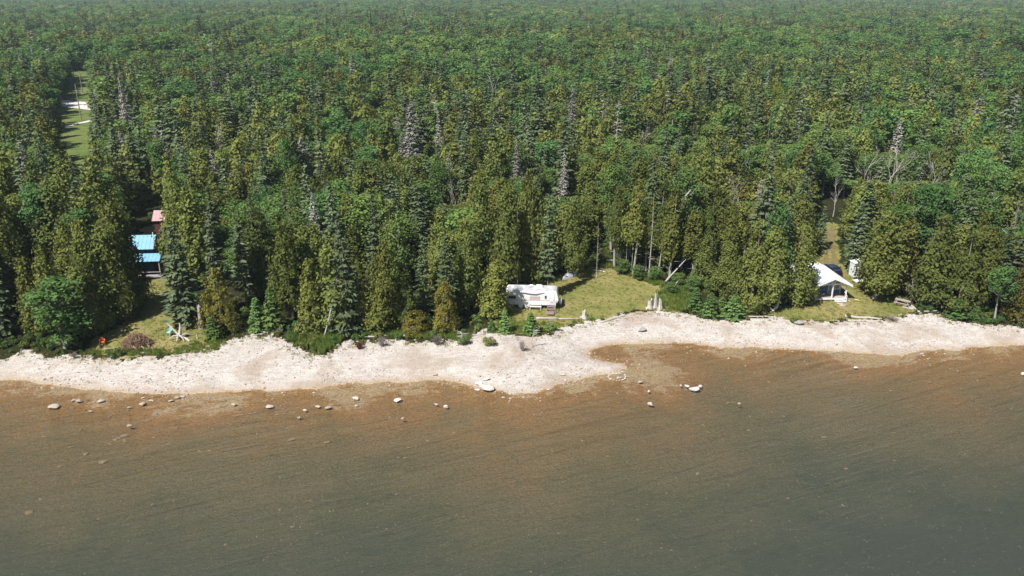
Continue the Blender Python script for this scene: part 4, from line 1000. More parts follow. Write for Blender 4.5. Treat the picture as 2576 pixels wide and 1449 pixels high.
log((860, 866), (892, 892), 0.06, 'thin pink stick lying on the stones below the tall grass clump', stubs=0)
log((625, 834), (690, 838), 0.11, 'pale log at the upper beach in front of the bright young spruces')
log((630, 846), (668, 838), 0.07, 'thin pale pole crossing below the log by the young spruces')
log((1349, 802), (1406, 803), 0.17, 'clean white log at the beach edge in front of the camper steps')
log((1406, 803), (1462, 802), 0.10, 'thinner white log leading on to the beach stump')
log((1511, 812), (1578, 793), 0.12, 'grey driftwood log slanting across the beach edge right of the stump', stubs=4)
log((1560, 790), (1592, 800), 0.08, 'short grey branchy driftwood at the end of the slanting log', stubs=5)
log((2125, 798), (2218, 804), 0.20, 'long grey log on the right beach, upper of the pair')
log((2131, 808), (2215, 810), 0.15, 'long white log on the right beach, lower of the pair')
log((2288, 766), (2318, 790), 0.11, 'pale log pointing down the beach beside the picnic table')
log((2309, 785), (2360, 783), 0.12, 'pale log along the foot of the wide cedar at right')
log((2228, 740), (2246, 737), 0.14, 'short white log in the shade right of the two trunked cedar')
log((1882, 797), (1960, 797), 0.09, 'thin pale log along the roots of the cottage cedars')
log((586, 1048), (652, 1038), 0.05, 'long white pole lying in the shallow water', name='sunken_pole', cat='pole', lift=1.0)
log((690, 1045), (722, 1041), 0.04, 'short white pole in the shallow water beside the long one', name='sunken_pole', cat='pole', lift=1.0)
log((1492, 680), (1524, 684), 0.09, 'pale squared beam on the grass at the back of the camper lawn', m=M_WHITE, name='beam', cat='beam')
log((346, 878), (376, 878), 0.05, 'upper white board in the grass below the brush pile', m=M_WHITE, name='board', cat='board')
log((349, 888), (376, 887), 0.05, 'lower white board in the grass below the brush pile', m=M_WHITE, name='board', cat='board')
log((262, 878), (300, 876), 0.05, 'pale stick in the grass right of the orange chair', name='stick', cat='stick')

def stump(px, py, wpx, hpx, label, prongs=5, seed=1, m=M_PALE, name='tree_stump'):
    p = G(px, py); k = ppm(p.x, p.y, p.z); w, h = wpx / k / 2, hpx / k / 0.93; r = random.Random(seed)
    e = empty(name, p, 0, label, 'stump'); mb = MB(); n = 11; rings = []
    for j, (t, rr) in enumerate(((-0.05, 1.25), (0.08, 1.0), (0.3, 0.72), (0.6, 0.62), (0.8, 0.58))):
        rings.append([Vector((math.cos(6.283 * i / n) * w * rr * (1 + 0.18 * math.sin(3 * i + seed)), math.sin(6.283 * i / n) * w * rr * (1 + 0.18 * math.cos(2 * i + seed)), h * t * (1 if j < 4 else r.uniform(0.7, 1.25)))) for i in range(n)])
    top = [v * 0.55 + Vector((0, 0, h * 0.5 * 0.45)) for v in rings[-1]]; rings.append(top)
    vs_ = [v for q_ in rings for v in q_]; fs = [(j * n + i, j * n + (i + 1) % n, (j + 1) * n + (i + 1) % n, (j + 1) * n + i) for j in range(len(rings) - 1) for i in range(n)] + [tuple(range((len(rings) - 1) * n, len(rings) * n))]
    mb.add(vs_, fs); mb.build('trunk', m, e)
    for i in range(prongs):
        a = r.uniform(0, 6.28); q = MB(); q.tube([(math.cos(a) * w * .5, math.sin(a) * w * .5, h * .12), (math.cos(a) * w, math.sin(a) * w, h * .03), (math.cos(a) * w * 1.7, math.sin(a) * w * 1.7, -0.06)], [w * .25, w * .18, w * .06], 5); q.build('root', m, e)
    return e
stump(1469, 799, 16, 22, 'whitish tree stump standing on the beach edge right of the white log', 5, 1)
stump(1634, 776, 16, 26, 'left prong of the grey stump group on the grassy bank', 3, 2)
stump(1648, 776, 10, 46, 'tall middle prong of the grey stump group on the grassy bank', 2, 3)
stump(1660, 777, 12, 30, 'right prong of the grey stump group on the grassy bank', 3, 4)
stump(507, 826, 13, 62, 'tall weathered grey snag stump between the big lawn spruce and orange cedar', 3, 5)
stump(497, 852, 5, 16, 'short grey post in the grass below the tall weathered stump', 0, 6, name='post')
stump(1234, 800, 6, 24, 'pointed grey stump beside the cedar foot left of the camper', 2, 8)
stump(2200, 750, 12, 18, 'pale flared root foot of the two trunked cedar', 6, 7, M_BIRCH)

p = G(452, 852); e = empty('driftwood_root', p, 0.2, 'gnarled grey driftwood root mass on the lawn right of the brush pile', 'driftwood')
mb = MB(); r_r = random.Random(4)
mb.tube([(-.2, 0, .1), (.1, .1, .7), (0.25, .2, 1.5), (.2, .25, 2.0)], [.28, .24, .16, .08], 6)
mb.build('trunk', M_DRIFT, e)
for a, L, zz in ((0.3, 1.6, .2), (2.6, 1.7, 1.9), (3.4, 1.3, .1), (4.6, 1.2, .15), (5.3, 1.4, .1), (1.2, .9, 1.2)):
    q = MB(); q.tube([(0, 0, .4), (math.cos(a) * L * .5, math.sin(a) * L * .5, .45 + zz * .4), (math.cos(a) * L, math.sin(a) * L, zz)], [.16, .11, .04], 5); q.build('root', M_DRIFT, e)
log((458, 850), (478, 860), 0.2, 'short white log end lying under the gnarled driftwood root')

def brush_pile():
    p = G(345, 868); e = empty('brush_pile', p, 0.1, 'big brown pile of dead branches on the lawn by the beach', 'brush pile')
    mbr = paint('dry brown brush', (0.29, 0.19, 0.115), (0.17, 0.11, 0.07), 4, 0.95, 0.3); mtn = paint('tan cut branch', (0.5, 0.36, 0.24), (0.36, 0.25, 0.17), 3, 0.9, 0.3)
    r = random.Random(5); mb = MB()
    n1, n2 = 16, 6; vs_, fs = [(0, 0, 1.35)], []
    for j in range(1, n2 + 1):
        for i in range(n1):
            t = j / n2; a = 6.283 * i / n1; vs_.append((math.cos(a) * 1.75 * t * r.uniform(.88, 1.08), math.sin(a) * 1.35 * t * r.uniform(.88, 1.08), 1.35 * (1 - t ** 1.8) + r.uniform(-.1, .1) - 0.05))
    for i in range(n1): fs.append((0, 1 + i, 1 + (i + 1) % n1))
    for j in range(n2 - 1):
        for i in range(n1): a0 = 1 + j * n1; fs.append((a0 + i, a0 + n1 + i, a0 + n1 + (i + 1) % n1, a0 + (i + 1) % n1))
    mb.add(vs_, fs); mb.build('brush_core', paint('dark brush core', (0.06, 0.038, 0.028), (0.10, 0.06, 0.045), 5, 1.0, 0.6), e)
    mb = MB()
    for i in range(430):
        t = math.sqrt(r.random()); a = r.uniform(0, 6.28); c = Vector((math.cos(a) * 1.8 * t, math.sin(a) * 1.4 * t, 1.38 * (1 - t ** 1.8) + .06)); d = Vector((r.gauss(0, 1), r.gauss(0, 1), r.gauss(0.15, .5))).normalized() * r.uniform(.25, .75)
        mb.tube([c - d, c + Vector((r.gauss(0, .05),) * 3), c + d], [.028, .022, .008], 3, False)
    o = mb.build('branch_tangle', mbr, e); o['kind'] = 'stuff'
    for a, L, zz in ((-.2, 1.0, .9), (.1, 1.1, .5), (-.5, 1.2, .6), (1.2, .7, 1.4), (-1.0, 1.2, .4), (-1.6, 1.1, .5), (2.6, 1.0, .9)):
        q = MB(); c = Vector((math.cos(a) * 1.5, math.sin(a) * 1.2, zz * .7)); q.tube([c, c + Vector((math.cos(a + 1.3) * L * .4, -.2, -zz * .55)), c + Vector((math.cos(a + 1.3) * L * .5, -.3, -zz * .8))], [.07, .06, .04], 5); q.build('cut_branch', mtn, e)
brush_pile()

# ------------------------------------------------------------------ garden furniture
def plastic_chair(px, py, rz, m, label, s=1.0):
    e = empty('garden_chair', G(px, py), rz, label, 'chair'); e.scale = (s, s, s)
    q = MB(); q.box(-.27, .27, -.26, .26, .40, .44); q.build('seat', m, e, bevel=.02)
    q = MB(); n = 9
    vs_ = []
    for i in range(n):
        a = -0.15 * math.pi + 1.3 * math.pi * i / (n - 1); c = Vector((math.cos(a) * .31, math.sin(a) * .30 + .02, 0)); hh = .62 + .36 * max(0, math.sin(a)); vs_ += [c + Vector((0, 0, .42)), c * 1.12 + Vector((0, 0, hh)), c * 1.02 + Vector((0, 0, hh)), c * .92 + Vector((0, 0, .42))]
    q.add(vs_, [(i * 4 + k, i * 4 + (k + 1) % 4, i * 4 + 4 + (k + 1) % 4, i * 4 + 4 + k) for i in range(n - 1) for k in range(4)] + [(3, 2, 1, 0), tuple(range((n - 1) * 4, n * 4))]); q.build('backrest', m, e)
    for sx_ in (-1, 1):
        for sy_ in (-1, 1):
            q = MB(); q.tube([(sx_ * .30, sy_ * .29, -.03), (sx_ * .25, sy_ * .24, .41)], [.025, .035], 5); q.build('leg', m, e)
    return e
M_ORANGE = paint('orange plastic', (0.55, 0.13, 0.04), (0.45, 0.10, 0.03), 3, 0.5, 0.05)
M_TEAL = paint('teal plastic', (0.30, 0.52, 0.47), (0.26, 0.46, 0.42), 3, 0.5, 0.05)
plastic_chair(259, 868, 0.2, M_ORANGE, 'orange round backed garden chair at the shaded lawn edge', 1.0)
plastic_chair(428, 844, -0.5, M_TEAL, 'teal garden chair on the lawn between brush pile and driftwood root', 1.15)
plastic_chair(399, 580, 2.6, M_WHITE, 'white garden chair on the grass below the pink roofed shed', 1.0)

def picnic_table():
    m = grained('weathered table plank', (0.42, 0.36, 0.33), (0.26, 0.22, 0.21))
    e = empty('picnic_table', G(2270, 767), R(-38), 'weathered grey picnic table on the lawn before the bare grey bush', 'picnic table')
    for i in range(5):
        q = MB(); q.box(-1.0, 1.0, -.40 + i * .16, -.40 + i * .16 + .135, .70, .745); q.build('table_plank', m, e)
    for s in (-1, 1):
        for j in (0, 1):
            q = MB(); q.box(-1.0, 1.0, s * .72 - .14 + j * .15, s * .72 - .14 + j * .15 + .13, .42, .46); q.build('bench_plank', m, e)
    for sx_ in (-.7, .7):
        q = MB(); q.box(sx_ - .04, sx_ + .04, -.86, .86, .36, .42); q.build('crossbar', m, e)
        for s in (-1, 1):
            q = MB(); q.tube([(sx_, s * .62, -.03), (sx_, s * .22, .70)], .05, 4); q.build('leg', m, e)
picnic_table()
def bench():
    m = paint('white bench paint', (0.74, 0.74, 0.68), (0.62, 0.62, 0.56), 3, .7)
    p = G(1347, 779); e = empty('bench', p, R(-4), 'long white plank bench in front of the camper wheels', 'bench')
    for j in (0, 1):
        q = MB(); q.box(-.78, .78, -.2 + j * .21, -.2 + j * .21 + .19, .45, .49); q.build('seat_plank', m, e)
    q = MB(); q.box(-.78, .78, .24, .28, .62, .80); q.build('backrest', m, e)
    for s in (-.74, .74):
        q = MB(); q.box(s - .035, s + .035, -.18, .28, -.03, .45); q.build('leg', m, e)
        q = MB(); q.box(s - .03, s + .03, .281, .32, .0, .80); q.build('back_post', m, e)
bench()
def platform(px, py, rz, n, L, label, name='board_platform'):
    e = empty(name, G(px, py), rz, label, 'boards')
    for i in range(n):
        q = MB(); q.box(-L / 2, L / 2, -n * .1 + i * .2, -n * .1 + i * .2 + .17, .02, .07 + .01 * (i % 2)); q.build('plank', M_DRIFT, e)
platform(2285, 774, R(-40), 5, 1.5, 'small platform of pale boards lying beside the picnic table')
platform(2113, 764, R(-8), 3, 0.8, 'three pale boards lying in the grass below the cottage steps')
def slab(px, py, w, d, label):
    p = G(px, py); q = MB(); q.box(-w / 2, w / 2, -d / 2, d / 2, -.04, .06); o = q.build('stone_slab', M_ROCK, None, bevel=.03); o.location = p; o.rotation_euler = (0, 0, R(-12)); tag(o, label, 'stone slab')
slab(2132, 757, .8, .5, 'flat pale stone slab in the grass at the cottage porch corner')
slab(2120, 768, .9, .5, 'flat pale stone slab in the grass below the cottage steps')
e = empty('paddle_board', G(2156, 755), R(-55), 'little yellow board lying on the lawn right of the cottage porch', 'board')
q = MB(); q.prism([(-.45, 0), (-.33, -.0), (.33, 0), (.45, .05), (.33, .09), (-.33, .09)], -.10, .10); q.build('deck', paint('yellow plastic', (.55, .55, .18), (.48, .48, .15), 2, .5), e, bevel=.03)

def rowboat():
    m = paint('dull aluminium', (0.62, 0.62, 0.63), (0.46, 0.46, 0.48), 2.0, 0.5, 0.08, metal=0.25)
    a, b = G(1416, 707), G(1446, 685); L = (b - a).length
    e = empty('rowboat', a, math.atan2(b.y - a.y, b.x - a.x), 'upturned grey aluminium rowboat lying in the grass behind the camper', 'boat')
    st = 12; sec = [(-1, 0.0), (-.93, .28), (-.62, .50), (-.2, .60), (0, .64), (.2, .60), (.62, .50), (.93, .28), (1, 0.0)]; vs_, fs = [], []
    for i in range(st + 1):
        t = i / st; w = 0.74 * min(1, (math.sin(min(t * 1.75, 1) * math.pi / 2)) ** 0.75 + 0.02) * (1 - 0.12 * max(0, t - .7) / .3); zz = 1.0 - 0.35 * max(0, .35 - t) / .35
        for sx_, sz in sec: vs_.append((t * L, sx_ * w, sz * zz + (0.18 * (1 - t / .35) ** 2 if t < .35 else 0) * (1 - sz)))
    n = len(sec); fs = [(i * n + k, i * n + k + 1, (i + 1) * n + k + 1, (i + 1) * n + k) for i in range(st) for k in range(n - 1)] + [tuple(range(st * n, st * n + n))]
    q = MB(); q.add(vs_, fs); q.build('hull', m, e, True)
    for k in (2, 4, 6):
        q = MB(); q.tube([Vector(vs_[i * n + k]) + Vector((0, 0, .015)) for i in range(1, st + 1)], .022, 4); q.build('keel_rib', m, e)
    for k in (0, n - 1):
        q = MB(); q.tube([Vector(vs_[i * n + k]) for i in range(st + 1)], .03, 4); q.build('gunwale', m, e)
rowboat()

# ------------------------------------------------------------------ camper
def glass_mat(name, c, rough=0.12):
    m, nt, out = new_mat(name); finish(nt, out, c, rough, spec=0.5); return m
M_GLASS = glass_mat('dark window glass', (0.03, 0.04, 0.055))
M_PALEGLASS = glass_mat('pale curtained glass', (0.20, 0.25, 0.30))
M_TYRE = paint('black rubber', (0.025, 0.025, 0.027), (0.04, 0.04, 0.04), 4, 0.9)
def camper():
    body_m = paint('chalky white camper skin', (0.78, 0.775, 0.77), (0.60, 0.59, 0.60), 0.7, 0.5, 0.05, lo=.4, hi=.75)
    roof_m = paint('stained camper roof', (0.60, 0.60, 0.61), (0.30, 0.29, 0.30), 1.1, 0.8, 0.15, lo=.38, hi=.62)
    maroon = paint('faded maroon stripe', (0.50, 0.30, 0.30), (0.62, 0.42, 0.42), 1.5, 0.6); trim = paint('grey trim', (0.42, 0.42, 0.44), (0.5, 0.5, 0.52), 3, .6)
    cur = paint('pink curtain', (0.62, 0.45, 0.43), (0.45, 0.30, 0.30), 6, 0.8); blk = M_TYRE
    p = G(1338, 776); e = empty('camper', p, R(-3.5), 'old white travel camper with maroon stripe parked on the lawn', 'camper')
    D_ = 2.35
    out_ = [(-3.52, .52), (3.28, .52), (3.66, 1.28), (3.42, 2.38), (3.22, 2.58), (-3.42, 2.58), (-3.58, 2.40), (-3.72, 1.4), (-3.66, .62)]
    q = MB(); q.prism(out_, 0, D_); q.build('body', body_m, e, bevel=.05)
    q = MB(); q.box(-3.40, 3.20, .05, D_ - .05, 2.582, 2.612); q.build('roof', roof_m, e)
    for x0, x1 in ((-3.72, -2.0), (-1.9, 2.42), (3.16, 3.44)):
        q = MB(); q.box(x0 + .12, x1, -.012, -.003, 1.16, 1.25); q.build('stripe', maroon, e)
    q = MB(); q.box(-3.50, 3.24, -.02, -.002, .52, .58); q.build('skirt_trim', trim, e)
    for xs in (-1.98, 3.1):
        q = MB(); q.box(xs - .015, xs + .015, -.014, -.003, .6, 2.4); q.build('seam_trim', trim, e)
    def window(x0, x1, z0, z1, panes, gm):
        q = MB(); t = .05
        q.box(x0, x1, -.035, -.003, z0, z0 + t).box(x0, x1, -.035, -.003, z1 - t, z1).box(x0, x0 + t, -.035, -.003, z0 + t, z1 - t).box(x1 - t, x1, -.035, -.003, z0 + t, z1 - t)
        f = q.build('window', trim, e)
        w = (x1 - x0 - 2 * t) / panes
        for i in range(panes):
            q = MB(); q.box(x0 + t + i * w + (.012 if i else 0), x0 + t + (i + 1) * w - .012, -.02, -.004, z0 + t, z1 - t); q.build('pane', gm, f)
    window(-3.28, -2.15, 1.35, 1.86, 1, M_GLASS); window(-.32, 1.10, 1.36, 1.80, 2, cur); window(1.72, 2.05, 1.45, 1.97, 1, M_GLASS)
    q = MB(); q.box(2.42, 3.06, -.03, -.003, .72, 2.06); d = q.build('door', paint('white door', (.8, .8, .79), (.72, .72, .72), 2, .5), e, bevel=.02)
    q = MB(); t = .03
    q.box(2.38, 2.415, -.02, -.003, .70, 2.10).box(3.065, 3.10, -.02, -.003, .70, 2.10).box(2.415, 3.065, -.02, -.003, 2.065, 2.10); q.build('door_frame', trim, e)
    q = MB(); q.box(2.54, 2.94, -.045, -.031, .86, 1.12); q.build('door_vent', maroon, d)
    q = MB(); q.box(2.96, 3.03, -.07, -.031, 1.25, 1.32); q.build('handle', blk, d)
    for x0, w, y0, hh in ((-2.95, .45, 1.2, .14), (-1.35, .42, 1.0, .14), (-.4, .5, 2.0, .10)):
        q = MB(); q.box(x0, x0 + w, y0, y0 + min(.45, D_ - y0 - .06), 2.613, 2.613 + hh); q.build('roof_vent', M_WHITE, e, bevel=.03)
    q = MB(); q.prism([(.5, 2.613), (1.5, 2.613), (1.45, 2.80), (1.25, 2.93), (.6, 2.93), (.5, 2.85)], .95, 1.75); q.build('air_conditioner', M_WHITE, e, bevel=.04)
    q = MB(); q.tube([(-1.9, -.09, 2.40), (-.9, -.10, 2.36), (-.2, -.13, 2.26), (.5, -.12, 2.20), (1.1, -.08, 2.30), (1.7, -.04, 2.36)], [.05, .07, .07, .06, .05, .03], 6); q.build('sagging_awning', paint('grey canvas', (.42, .41, .43), (.56, .55, .57), 4, .9), e)
    for x0 in (-1.52, -.66):
        q = MB(); q.prism([(x0 - .36 + .36 * (1 - math.cos(a)), .38 + .36 * math.sin(a)) for a in np.linspace(0, 2 * math.pi, 17)[:-1]], .0, .24); w = q.build('wheel', M_TYRE, e)
        q = MB(); q.prism([(x0 + .33 * math.cos(a), .40 + .33 * math.sin(a)) for a in np.linspace(0, 2 * math.pi, 17)[:-1]], -.05, -.003); q.build('wheel_cover', M_WHITE, w)
    q = MB(); q.tube([(3.3, .35, .45), (4.35, 1.15, .45), (3.3, 1.95, .45)], .05, 4); q.build('tow_bar', blk, e)
    q = MB(); q.tube([(3.92, .9, .45), (3.92, .9, .55), (3.92, .9, 1.0), (3.92, .9, 1.08), (3.92, .9, 1.16)], [.18, .2, .2, .15, .05], 10); q.build('gas_bottle', M_WHITE, e, True)
    q = MB(); q.tube([(3.92, 1.38, .45), (3.92, 1.38, .55), (3.92, 1.38, 1.0), (3.92, 1.38, 1.08), (3.92, 1.38, 1.16)], [.18, .2, .2, .15, .05], 10); q.build('gas_bottle', M_WHITE, e, True)
    for x0 in (-3.1, 3.1):
        for y0 in (.2, 2.1):
            q = MB(); q.box(x0 - .1, x0 + .1, y0 - .1, y0 + .1, -.05, .515); q.build('support_block', M_ROCKDARK, e)
    # steps with hand rail
    sm = grained('brown step boards', (0.22, 0.16, 0.15), (0.30, 0.23, 0.22))
    t_ = empty('entry_steps', e.matrix_basis @ Vector((2.55, -.12, 0)), R(-3.5), 'brown wooden steps and boardwalk below the camper door with hand rail', 'steps')
    for i, (y0, z0) in enumerate(((-.45, .50), (-.78, .27))):
        q = MB(); q.box(-.45, .55, y0, y0 + .30, z0 - .05, z0); q.build('tread', sm, t_)
    for i in range(5):
        q = MB(); q.box(-.45, .50, -2.05 + i * .24, -2.05 + i * .24 + .21, .02, .08); q.build('boardwalk_plank', sm, t_)
    for y0, z1 in ((-.05, 1.25), (-1.25, 0.85)):
        q = MB(); q.box(.62, .69, y0 - .035, y0 + .035, -.03, z1); q.build('rail_post', M_DRIFT, t_)
    q = MB(); q.tube([(.655, .0, 1.28), (.655, -1.35, .86)], .045, 4); q.build('hand_rail', M_DRIFT, t_)
    q = MB(); q.box(-.45, -.39, -.8, -.1, -.03, .44); q.build('stringer', sm, t_); q = MB(); q.box(.50, .56, -.8, -.1, -.03, .44); q.build('stringer', sm, t_)
camper()

# ------------------------------------------------------------------ white roofed cottage
def cottage():
    roof_m = paint('white metal roof', (0.80, 0.80, 0.80), (0.75, 0.75, 0.76), 1.0, 0.45, 0.03)
    blue = paint('slate blue siding', (0.09, 0.17, 0.29), (0.11, 0.20, 0.33), 2, 0.7); deck = grained('porch boards', (0.36, 0.31, 0.30), (0.48, 0.43, 0.42))
    p = G(2089, 757); e = empty('cottage', p, R(5), 'small slate blue cottage with white roof and open porch', 'cottage')
    W, zf, ze, za, yb = 2.25, .38, 2.55, 3.50, 8.3
    q = MB(); q.prism([(-W, .1), (W, .1), (W, ze + .0), (0, za - .12), (-W, ze + .0)], 2.0, yb - .4); q.build('wall', blue, e)
    for k in range(3):
        q = MB(); q.box(-W + .02, W - .02, 1.985, 1.997, .55 + k * .32, .565 + k * .32); q.build('siding_lap', blue, e)
    ov = .48; sl = (za - ze) / W
    for s in (-1, 1):
        xe = s * (W + ov); zz = ze - sl * ov
        pts = [(0, za), (xe, zz), (xe, zz + .09), (0, za + .10)]
        q = MB(); q.prism(pts if s > 0 else pts[::-1], -.5, yb); rf = q.build('roof_panel', roof_m, e)
        for k in range(12):
            y0 = -.3 + k * .8; q = MB(); d = Vector((xe, 0, zz)) - Vector((0, 0, za)); n_ = Vector((-d.z, 0, d.x)) * (1 if s > 0 else -1); n_.normalize()
            a_ = Vector((s * .05, y0, za + .10 - sl * .05)); b_ = Vector((xe, y0, zz + .095)); q.tube([a_, b_], .018, 4); q.build('seam', roof_m, rf)
        q = MB(); dz = .16; q.prism([(0, za - .005), (xe, zz - .005), (xe, zz - dz), (0, za - dz)] if s > 0 else [(0, za - dz), (xe, zz - dz), (xe, zz - .005), (0, za - .005)], -.54, -.505); q.build('fascia', M_WHITE, e)
    for i in range(9):
        q = MB(); q.box(-W, W, .02 + i * .22, .02 + i * .22 + .205, zf - .06, zf); q.build('deck_plank', deck, e)
    q = MB(); q.box(-W - .02, W + .02, -.03, .018, zf - .18, zf); q.build('rim_board', M_WHITE, e)
    for xs in (-W + .08, .15, W - .08):
        q = MB(); q.box(xs - .075, xs + .075, .03, .18, zf, ze - .18); q.build('post', M_WHITE, e)
        q = MB(); q.box(xs - .15, xs + .15, .05, .30, -.08, zf - .065); q.build('footing', M_ROCKDARK, e)
    q = MB(); q.box(-W - .1, W + .1, .02, .19, ze - .18, ze); q.build('beam', M_WHITE, e)
    q = MB(); q.box(-.07, .07, .04, .16, ze, za - .14); q.build('king_post', M_WHITE, e)
    for s in (-1, 1):
        q = MB(); q.tube([(s * .10, .10, ze + .12), (s * 1.0, .10, ze + .58)], .06, 4); q.build('brace', M_WHITE, e)
        q = MB(); q.tube([(s * .05, .10, za - .13), (s * (W + .02), .10, ze + .03)], .055, 4); q.build('rafter', M_WHITE, e)
    def win(x0, x1, z0, z1, name='window', panes=1, gm=M_GLASS):
        q = MB(); t = .08; y0, y1 = 1.93, 1.984
        q.box(x0, x1, y0, y1, z0, z0 + t).box(x0, x1, y0, y1, z1 - t, z1).box(x0, x0 + t, y0, y1, z0 + t, z1 - t).box(x1 - t, x1, y0, y1, z0 + t, z1 - t)
        f = q.build(name, M_WHITE, e); w = (x1 - x0 - 2 * t) / panes
        for i in range(panes):
            q = MB(); q.box(x0 + t + i * w + (.03 if i else 0), x0 + t + (i + 1) * w - (.03 if i < panes - 1 else 0), 1.95, 1.975, z0 + t, z1 - t); q.build('pane', gm, f)
    win(-1.95, .05, 1.55, 2.32, panes=3, gm=M_PALEGLASS); win(.42, 1.22, zf + .02, 2.34, 'door', gm=M_PALEGLASS); win(1.34, 2.12, 1.0, 2.32, gm=M_PALEGLASS)
    q = MB(); q.box(-1.9, -.1, 1.5, 1.95, zf + .38, zf + .43).box(-1.9, -.1, 1.88, 1.95, zf + .43, zf + .8); q.build('porch_bench', blue, e)
    for i in range(2):
        q = MB(); q.box(.62, 1.88, -.36 - i * .30, -.06 - i * .30, .26 - i * .13 - .05, .26 - i * .13); q.build('step', M_WHITE, e)
    for xs in (.60, 1.90):
        q = MB(); q.box(xs - .03, xs + .03, -.66, -.035, -.05, .20); q.build('stringer', M_WHITE, e)
    q = MB(); q.tube([(1.94, .05, 1.28), (1.94, -.72, .92)], .04, 4); q.build('hand_rail', M_WHITE, e)
    q = MB(); q.box(1.905, 1.975, -.76, -.69, -.05, .95); q.build('rail_post', M_WHITE, e)
    for xs in (-W - .002, W + .002):
        q = MB(); q.box(xs - .05, xs + .05, 1.93, 2.03, .1, ze - .05); q.build('corner_trim', M_WHITE, e)
    q = MB(); q.box(W + .005, W + .03, 4.0, 5.2, 1.3, 2.2); q.build('side_window', M_GLASS, e)
cottage()

def suv(px, py, rz, label):
    pm = new_mat('black car paint'); m, nt, out = pm
    pr = finish(nt, out, (0.010, 0.013, 0.022), 0.18, spec=0.6); pr.inputs['Coat Weight'].default_value = 0.6
    e = empty('parked_car', G(px, py), rz, label, 'car')
    # local: rear at y=0 facing the lake, front at y=4.6
    st = [(0.00, .42, .80, .95, .78, .80, .74), (.06, .36, .95, 1.10, .86, .88, .80), (.45, .34, .98, 1.58, .90, .91, .68), (.75, .34, 1.0, 1.70, .91, .92, .66), (1.6, .34, 1.0, 1.74, .92, .93, .66), (2.5, .34, 1.0, 1.70, .92, .93, .66),
          (3.0, .34, 1.0, 1.55, .92, .93, .68), (3.45, .34, 1.0, 1.10, .91, .92, .80), (4.2, .36, .90, .98, .88, .90, .80), (4.5, .40, .78, .86, .80, .82, .74), (4.58, .45, .66, .72, .68, .70, .64)]
    vs_ = []
    for y0, zb, zbelt, zt, wb, wbe, wt in st: vs_ += [(-wb, y0, zb), (-wbe, y0, (zb + zbelt) / 2), (-wbe * .985, y0, zbelt), (-wt, y0, zt - .03), (-wt * .85, y0, zt), (wt * .85, y0, zt), (wt, y0, zt - .03), (wbe * .985, y0, zbelt), (wbe, y0, (zb + zbelt) / 2), (wb, y0, zb)]
    n = 10; fs = [(i * n + k, (i + 1) * n + k, (i + 1) * n + (k + 1) % n, i * n + (k + 1) % n) for i in range(len(st) - 1) for k in range(n)] + [tuple(range(n)), tuple(range((len(st) - 1) * n, len(st) * n))[::-1]]
    q = MB(); q.add(vs_, fs); q.build('body', m, e)
    def quad(name, pts, mm, off=.012):
        pts = [Vector(v) for v in pts]; nn = (pts[1] - pts[0]).cross(pts[2] - pts[0]).normalized(); q = MB(); k = len(pts); q.add([v + nn * off for v in pts] + [v - nn * .02 for v in pts], [tuple(range(k)), tuple(range(k, 2 * k))[::-1]] + [(i, k + i, k + (i + 1) % k, (i + 1) % k) for i in range(k)]); q.build(name, mm, e)
    quad('rear_window', [(-.68, .12, 1.14), (.68, .12, 1.14), (.58, .42, 1.54), (-.58, .42, 1.54)], M_GLASS)
    quad('windscreen', [(.74, 3.36, 1.16), (-.74, 3.36, 1.16), (-.6, 2.98, 1.54), (.6, 2.98, 1.54)], M_GLASS)
    for s in (-1, 1):
        for y0, y1 in ((.75, 1.75), (1.85, 2.85)):
            pts = [(s * .90, y0, 1.06), (s * .90, y1, 1.06), (s * .70, y1 - .05, 1.58), (s * .70, y0 + .1, 1.60)]
            quad('side_window', pts if s > 0 else pts[::-1], M_GLASS, .03)
        for y0 in (.85, 3.65):
            q = MB(); M_ = Matrix.Translation((s * .80, y0, .36)) @ Matrix.Rotation(math.pi / 2, 4, 'Z')
            q.prism([(.36 * math.cos(a), .36 * math.sin(a)) for a in np.linspace(0, 6.283, 17)[:-1]], -.12, .12, M_); w = q.build('wheel', M_TYRE, e)
            q = MB(); q.prism([(.22 * math.cos(a), .22 * math.sin(a)) for a in np.linspace(0, 6.283, 13)[:-1]], -.135, .135, M_); q.build('rim', paint('alloy rim', (.4, .4, .42), (.3, .3, .32), 3, .4, metal=.5), w)
        q = MB(); q.box(s * .74 - .09, s * .74 + .09, -.01, .1, .82, 1.08); q.build('tail_light', paint('red lamp', (.35, .02, .02), (.3, .02, .02), 2, .3), e)
        q = MB(); q.tube([(s * .62, .7, 1.745), (s * .62, 2.5, 1.76)], .022, 4); q.build('roof_rail', paint('steel rail', (.5, .5, .52), (.42, .42, .44), 2, .35, metal=.6), e)
        q = MB(); q.box(s * 1.0 - .09, s * 1.0 + .09, 2.95, 3.08, 1.02, 1.16); q.build('mirror', m, e)
    q = MB(); q.box(-.72, .72, -.05, .06, .44, .66); q.build('bumper', M_TYRE, e, bevel=.03)
suv(2106, 704, R(8), 'black sport utility car parked beside the cottage at the dirt track')

